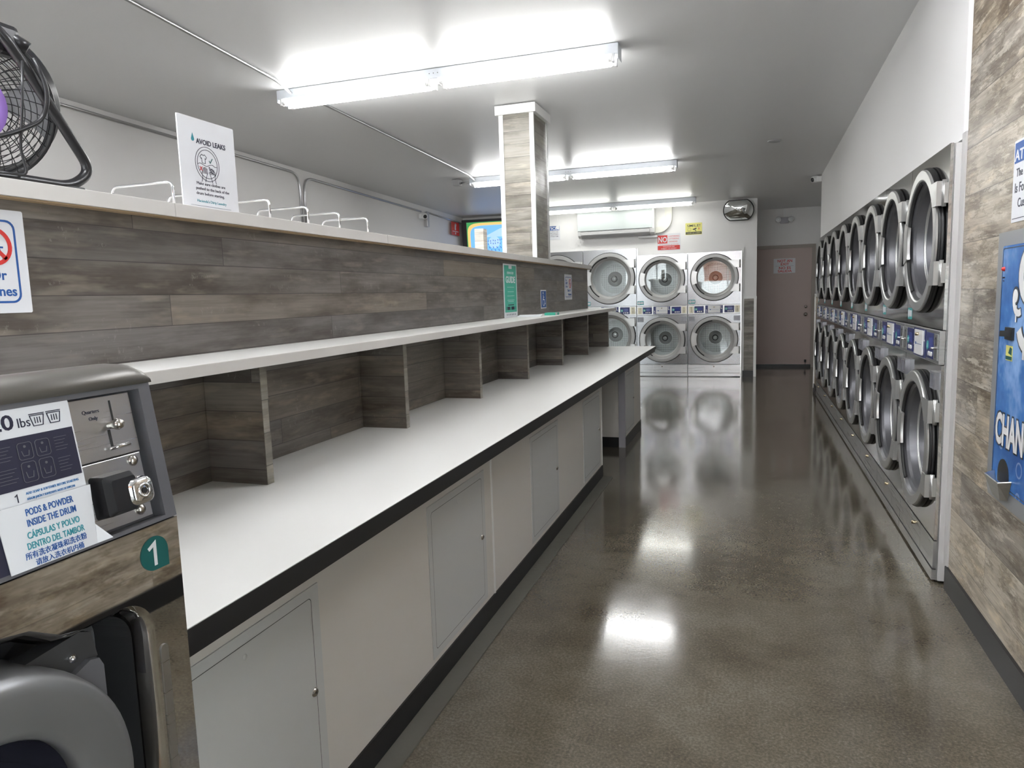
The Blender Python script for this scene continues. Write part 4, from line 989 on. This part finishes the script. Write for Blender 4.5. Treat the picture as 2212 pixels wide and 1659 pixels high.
s = sign('smile_camera_sign', 'yellow SMILE camera warning sign on the back wall', 'sign', .252, .182, (-.968, yw, 2.235), 0, 'yellow', .003, .006)
mb = MB(); text(mb, 'SMILE!', .126, .122, .052, y, 'CENTER', .004, width=.20); mb.box(.006, .246, y, y+.0006, .008, .044)
plate(mb, [circ(.058, .080, .030), circ(.058, .080, .0275)], y, .0006); stroke(mb, arc(.058, .080, .018, 205, 335, 10), .003, y); mb.prism(circ(.049, .088, .003, 8), y, y+.0006, 'y'); mb.prism(circ(.067, .088, .003, 8), y, y+.0006, 'y')
mb.prism([(.105, .085), (.165, .105), (.172, .090), (.125, .072)], y, y+.0006, 'y'); stroke(mb, [(.145, .085), (.150, .062), (.166, .054)], .009, y); obj('dark_print', mb, 'ink', s)
mb = MB(); text(mb, "YOU'RE ON CAMERA", .126, .018, .022, y-.0007, 'CENTER', .01, width=.22); obj('lettering', mb, 'yellow', s)
mb = MB().prism(circ(.205, .095, .009, 14), y, y+.0006, 'y'); stroke(mb, [(.192, .072), (.218, .072)], .004, y); obj('red_dot', mb, 'red', s)
s = sign('notice_sign', 'white and blue NOTICE sign on the back wall, half behind the column', 'sign', .36, .235, (-3.36, yw, 2.275), 0, 'paper', .003, .006)
obj('blue_band', MB().box(.01, .35, y, y+.0006, .155, .222), 'blue', s); mb = MB(); text(mb, 'NOTICE', .315, .166, .060, y-.0007, 'RIGHT', .03, width=.27); obj('lettering', mb, 'paper', s)
mb = MB()
for q in range(4): text(mb, ['PLEASE DO NOT LEAVE YOUR', 'CHILDREN UNATTENDED', 'WE ARE NOT RESPONSIBLE', 'FOR LOST OR STOLEN ITEMS'][q], .33, .130-q*.027, .018, y, 'RIGHT', .01, width=.27)
obj('lettering', mb, 'ink', s)
o = obj('torn_tape', MB().prism([(.29, .19), (.315, .17), (.345, .16), (.35, .235), (.30, .24)], y-.003, y-.002, 'y'), 'plas', s)
# small empty label holder
o = obj('label_holder', MB().box(-.032, .032, -.006, .0006, 0, .118, .001), 'wall', loc=(-3.07, yw, 2.575)); tag(o, 'small blank white tag on the back wall left of the air conditioner', 'tag')
o.location = (-3.07, yw, 2.575)

# air conditioner
ax0, ax1, az0, az1 = -2.655, -1.43, 2.262, 2.668
e = thing('air_conditioner', 'white wall air conditioner on the back wall above the dryers', 'air conditioner', ((ax0+ax1)/2, YF, az0))
Lx = (ax1-ax0)/2; h = az1-az0
obj('housing', MB().prism([(0, .02), (-.10, 0.), (-.175, .035), (-.20, .10), (-.205, h-.02), (-.19, h), (0, h)], -Lx, Lx, 'x'), 'acg' if False else 'plas', e)
obj('front_cover', MB().prism([(-.2055, .105), (-.213, .108), (-.217, h-.025), (-.205, h-.008)], -Lx+.004, Lx-.03, 'x'), 'acw', e)
obj('air_outlet', MB().prism([(-.104, -.0015), (-.1775, .0335), (-.1995, .085), (-.2015, .084), (-.180, .031), (-.105, -.0045)], -Lx+.05, Lx-.07, 'x'), 'acg', e, )
obj('louver', MB().prism([(-.19, .046), (-.207, .082), (-.209, .081), (-.193, .045)], -Lx+.055, Lx-.075, 'x').box(-Lx+.05, Lx-.07, -.2075, -.2005, .0865, .092), 'line' if False else 'plas', e)
obj('slot', MB().box(-Lx+.05, Lx-.07, -.2062, -.2052, .092, .100), 'line', e)
# refrigerant line cover
e = obj('line_cover', MB().prism([(-1.282, 2.725), (-1.282, 2.52)]+[(-1.402+.12*math.cos(math.radians(a)), 2.50+.12*math.sin(math.radians(a))*1.) for a in (-10, -30, -50, -70, -90)]+[(-1.428, 2.375), (-1.428, 2.29)]+[(-1.395+.225*math.cos(math.radians(a)), 2.515+.225*math.sin(math.radians(a))) for a in (-90, -75, -60, -45, -30, -15, 0)]+[(-1.170, 2.725)], YF-.06, YF-.001, 'y'), 'duct', origin=(-1.25, YF, 2.5))
tag(e, 'curved cream line cover from the air conditioner up to the ceiling', 'duct')
e = obj('pipe_cover', MB().box(-1.70, -1.395, YF-.09, YF-.001, 2.216, 2.257, .015), 'plas', origin=(-1.55, YF, 2.25)); tag(e, 'short white pipe cover under the right end of the air conditioner', 'pipe cover')
# convex mirror, tilted down
e = thing('convex_mirror', 'black-rimmed convex safety mirror at the right end of the back wall', 'mirror', (-.172, YF-.13, 2.555))
e.rotation_euler = (math.radians(20), 0, math.radians(-6))
sh = [(x, z) for x, z in arc(-.045, 0, .175, 120, 240, 14)]+[(x, z) for x, z in arc(.045, 0, .175, -60, 60, 14)]
vs = []; K = [1., .85, .65, .4, .2]
for k_ in K: vs += [(x*k_, -.075*(1-k_*k_), z*k_) for x, z in sh]
n_ = len(sh); vs.append((0, -.075, 0)); fs = [(i*n_+j, i*n_+(j+1) % n_, (i+1)*n_+(j+1) % n_, (i+1)*n_+j) for i in range(len(K)-1) for j in range(n_)]+[((len(K)-1)*n_+j, (len(K)-1)*n_+(j+1) % n_, len(vs)-1) for j in range(n_)]
obj('mirror_face', MB().add(vs, fs, True), 'mirror', e)
obj('rim', MB().tube([(x, 0, z) for x, z in sh], .008, 8, closed=True).prism(sh, .002, .012, 'y'), 'blackp', e)
obj('mount', MB().tube([(0, .012, 0), (0, .10, 0)], .02, 10), 'blackp', e)
# television
e = thing('television', 'television with an orange and blue game show picture on the back wall behind the column', 'television', (-4.10, YF-.17, 2.31)); e.rotation_euler = (math.radians(5), 0, math.radians(6))
w2, h2 = .555, .36
obj('housing', MB().box(-w2, w2, -.02, .04, -h2, h2, .006), 'blackp', e)
sc = obj('screen', MB().box(-w2+.085, w2-.05, -.0225, -.0202, -h2+.065, h2-.045), 'screenG', e)
ox = .015
obj('picture_border', MB().prism([(x*.47+ox, z*.292+.008) for x, z in [(a*(1+.0), b) for a, b in [(math.copysign(abs(math.cos(t_))**.35, math.cos(t_)), math.copysign(abs(math.sin(t_))**.35, math.sin(t_))) for t_ in [i*2*PI/48 for i in range(48)]]]], -.0240, -.0226, 'y'), 'screenO', sc)
obj('picture', MB().prism([(x*.425+ox, z*.25+.008) for x, z in [(math.copysign(abs(math.cos(t_))**.4, math.cos(t_)), math.copysign(abs(math.sin(t_))**.4, math.sin(t_))) for t_ in [i*2*PI/48 for i in range(48)]]], -.0255, -.0241, 'y'), 'screenB', sc)
obj('picture_mountain', MB().prism([(-.10, .10), (.10, .19), (.16, .21), (.22, .12), (.30, .09), (.30, .06), (-.2, .06)], -.0262, -.0256, 'y').prism(circ(.0, -.03, .10, 24), -.0262, -.0256, 'y'), 'screenL', sc)
mb = MB()
for i in range(26):
    px, pz = -.26+.04*(i % 13), .015-.05*(i//13)+rnd.uniform(-.012, .012); stroke(mb, [(px, pz), (px+rnd.uniform(-.01, .01), pz-.022)], .012, -.0270)
for i in range(18): px = -.28+.032*i; stroke(mb, [(px, -.10+(i % 2)*-.045), (px+.012, -.13+(i % 2)*-.045)], .012, -.0270)
obj('picture_figures', mb, 'screenD', sc)
obj('wall_bracket', MB().box(-.1, .1, .041, .135, -.12, .12), 'blackp', e)
# fire extinguisher sign on left wall
s = sign('extinguisher_sign', 'red fire extinguisher sign on the left wall near the back corner', 'sign', .33, .215, (XL+.045, 11.09, 2.405), FL, 'red', .003)
mb = MB().prism(rrect(.135, .185, .085, .175, .012), Y_, Y_+.0006, 'y'); mb.prism(circ(.16, .182, .012, 12), Y_, Y_+.0006, 'y'); stroke(mb, [(.165, .19), (.20, .185), (.205, .15)], .008, Y_); mb.box(.04, .29, Y_, Y_+.0006, .058, .068); mb.prism(circ(.165, .032, .02, 14), Y_, Y_+.0006, 'y'); obj('white_print', mb, 'paper', s)
obj('bracket', MB().box(.10, .22, .0005, .0445, .08, .12), 'plas', s)
# NOT AN EXIT
s = sign('not_an_exit_sign', 'pinkish white NOT AN EXIT sign on the brown door', 'sign', .348, .248, (.386, YA-.0125, 1.614), 0, 'paper', .003, .002)
mb = MB(); text(mb, 'NOT AN', .18, .185, .062, Y_, 'CENTER', .02, width=.235); text(mb, 'EXIT', .18, .132, .058, Y_, 'CENTER', .02, width=.135); text(mb, 'NO ES', .18, .068, .058, Y_, 'CENTER', .02, width=.19); text(mb, 'SALIDA', .18, .015, .058, Y_, 'CENTER', .02, width=.225); obj('lettering', mb, 'red', s)
obj('rule_line', stroke(MB(), [(.03, .122), (.32, .122)], .002, Y_), 'ink', s)

# ------------------------------------------------------------------ change machine on the right wall
cm = thing('change_machine', 'blue CHANGE machine with a grey frame on the wood wall at the right edge', 'change machine', (XW-.0005, 2.95, .60), FR)
# local: x right (= world -Y), z up from the lower edge of the frame
Wm, Hm = .56, .925
obj('frame', plate(MB(), [[(.02, 0), (Wm, 0), (Wm, Hm), (0, Hm), (0, .03)], [(.062, .058), (Wm-.05, .058), (Wm-.05, .878), (.062, .878)]], -.022, .022), 'mgrey', cm)
fp = obj('front_door', MB().prism(rrect(.063, Wm-.051, .059, .877, .012), -.026, -.001, 'y'), 'bubbles', cm)
obj('door_gap', plate(MB(), [rrect(.070, Wm-.058, .066, .870, .010), rrect(.0725, Wm-.0605, .0685, .8675, .009)], -.0270, .0009), 'outline', fp)
obj('indicator_lamp', MB().lathe([(0, -.036), (.006, -.033), (.008, -.026)], (.088, 0, .800), 'y', 14), 'red', cm)
mb = MB(); text(mb, 'SERVICE', .088, .768, .008, -.0275, 'CENTER'); text(mb, 'LED', .088, .757, .008, -.0275, 'CENTER'); obj('lettering', mb, 'ink', cm)
bs = obj('bill_slot', MB().prism([(.155, .575), (.215, .578), (.215, .598), (.155, .594)], -.05, -.0265, 'y').box(.15, .22, -.034, -.0265, .565, .606), 'blackp', cm)
s2 = obj('card_sticker', MB().box(.150, .212, -.0273, -.0264, .495, .545), 'yellow', cm); obj('sticker_print', MB().box(.152, .210, -.0279, -.0274, .498, .510).prism([(.175, .52), (.206, .514), (.208, .537), (.19, .541)], -.0279, -.0274, 'y'), 'tealw', s2)
# outlined CHANGE lettering, dark backing then white
mb = MB(); text(mb, 'CHANGE', .083, .208, .145, -.0278, 'LEFT', .075, width=.40); obj('lettering_outline', mb, 'outline', cm)
mb = MB(); text(mb, 'CHANGE', .090, .208, .145, -.0288, 'LEFT', .035, width=.385); obj('lettering', mb, 'plas', cm)
# dollar sign drawn with strokes
def dollar(w_, y_, m_, nm):
    c_x, c_z = .335, .71; R_ = .075; pts = arc(c_x, c_z+R_*.9, R_, 20, 270, 16)+arc(c_x, c_z-R_*1.1, R_, 90, -160, 16)
    mb_ = stroke(MB(), pts, w_, y_); yb = y_-.0012*0-.0003
    stroke(mb_, [(c_x-.02, c_z+.16), (c_x-.02, c_z+.125)], w_*.4, yb); stroke(mb_, [(c_x+.02, c_z+.16), (c_x+.02, c_z+.125)], w_*.4, yb); stroke(mb_, [(c_x-.02, c_z-.16), (c_x-.02, c_z-.20)], w_*.4, yb); stroke(mb_, [(c_x+.02, c_z-.16), (c_x+.02, c_z-.20)], w_*.4, yb)
    mb_.prism(circ(c_x-.118, c_z+.0, w_*.55, 20), y_, y_+.0006, 'y'); stroke(mb_, arc(c_x-.085, c_z-.01, .045, 170, 300, 8), w_*.55, y_-.0002); stroke(mb_, [(c_x-.105, c_z-.03), (c_x-.105, c_z-.085)], w_*.25, y_)
    obj(nm, mb_, m_, cm)
dollar(.056, -.0278, 'outline', 'dollar_outline'); dollar(.040, -.0288, 'plas', 'dollar_mark')
# coin cup
obj('cup_opening', MB().prism(arc(.185, .105, .055, 0, 180, 14)+[(.13, .075), (.24, .075)], -.0275, -.0262, 'y'), 'blackp', cm)
mb = MB(); vs = [(.095, -.027, .100), (.27, -.027, .100), (.255, -.062, .092), (.11, -.062, .092), (.13, -.027, .03), (.24, -.027, .03), (.225, -.045, .028), (.15, -.045, .028)]
mb.add(vs, [(0, 4, 7, 3), (3, 7, 6, 2), (2, 6, 5, 1), (4, 5, 6, 7)]); vs2 = [(.185+(x-.185)*.95, yy*.97-.0002, z+.003) for x, yy, z in vs]; mb.add(vs2, [(0, 3, 7, 4), (3, 2, 6, 7), (2, 1, 5, 6), (4, 7, 6, 5)])
mb.add([vs[0], vs[3], vs2[3], vs2[0]], [(0, 1, 2, 3)]); mb.add([vs[3], vs[2], vs2[2], vs2[3]], [(0, 1, 2, 3)]); mb.add([vs[2], vs[1], vs2[1], vs2[2]], [(0, 1, 2, 3)])
obj('coin_cup', mb, 'steelr', cm)
# sign above it
s = sign('customer_notice', 'white paper notice with blue header on the wood wall above the change machine', 'sign', .40, .27, (XW-.0005, 2.905, 1.555), FR, 'paper', .002)
y = -.0027; obj('blue_band', MB().box(.008, .392, y, y+.0006, .195, .262), 'blue', s); mb = MB(); text(mb, 'ATTENTION', .012, .203, .05, y-.0007, 'LEFT', .02, width=.36); obj('lettering', mb, 'paper', s)
mb = MB(); text(mb, 'The Restroom', .03, .150, .038, y, 'LEFT', .01); text(mb, 'Is For', .02, .098, .045, y, 'LEFT', .01); text(mb, 'Customers', .055, .048, .042, y, 'LEFT', .01); obj('lettering', mb, 'ink', s)
obj('rule_line', stroke(MB(), [(.01, .012), (.38, .012)], .002, y), 'ink', s)

# ------------------------------------------------------------------ outside the window behind the camera
tag(obj('pavement', MB().box(-12, 9, -16, YB-.125, -.12, -.02), 'ground', origin=(0, -8, -.1)), None, None, kind='structure').name = 'ground'
e = obj('awning', MB().prism([(-2.722, 2.70), (-4.2, 1.95), (-4.2, 1.70), (-4.17, 1.70), (-4.17, 1.93), (-2.722, 2.66)], -1.6, 1.5, 'x'), 'orange', origin=(0, -3.5, 2.3))  # unseen awning, added to give the far dryer doors orange reflections
tag(e, 'orange awning added outside the front window for orange reflections in the dryer doors', 'awning')

# ------------------------------------------------------------------ light and camera
wd = bpy.data.worlds.new('world'); S.world = wd; wd.use_nodes = True
N = wd.node_tree.nodes; bg = N['Background']; bg.inputs['Color'].default_value = (.96, .98, 1.0, 1); bg.inputs['Strength'].default_value = 2.3

f, yaw, pitch, roll, H = 1539.63, 18.5157, -6.9862, -1.7708, 1.358
y_, p_, r_ = map(math.radians, (yaw, pitch, roll))
Fv = Vector((-math.sin(y_)*math.cos(p_), math.cos(y_)*math.cos(p_), math.sin(p_))); Rv = Vector((math.cos(y_), math.sin(y_), 0)); Uv = Rv.cross(Fv)
R2 = math.cos(r_)*Rv+math.sin(r_)*Uv; U2 = -math.sin(r_)*Rv+math.cos(r_)*Uv
cam = bpy.data.cameras.new('camera'); co = bpy.data.objects.new('camera', cam); C.objects.link(co)
mtx = Matrix((R2, U2, -Fv)).transposed().to_4x4(); mtx.translation = Vector((0, 0, H)); co.matrix_world = mtx
cam.sensor_fit = 'HORIZONTAL'; cam.sensor_width = 36; cam.lens = 36*f/2212; cam.clip_start = .02
S.camera = co
S.view_settings.view_transform = 'Standard'; S.view_settings.look = 'None'; S.view_settings.gamma = 1; S.view_settings.use_curve_mapping = False
S.view_settings.exposure = 2.0
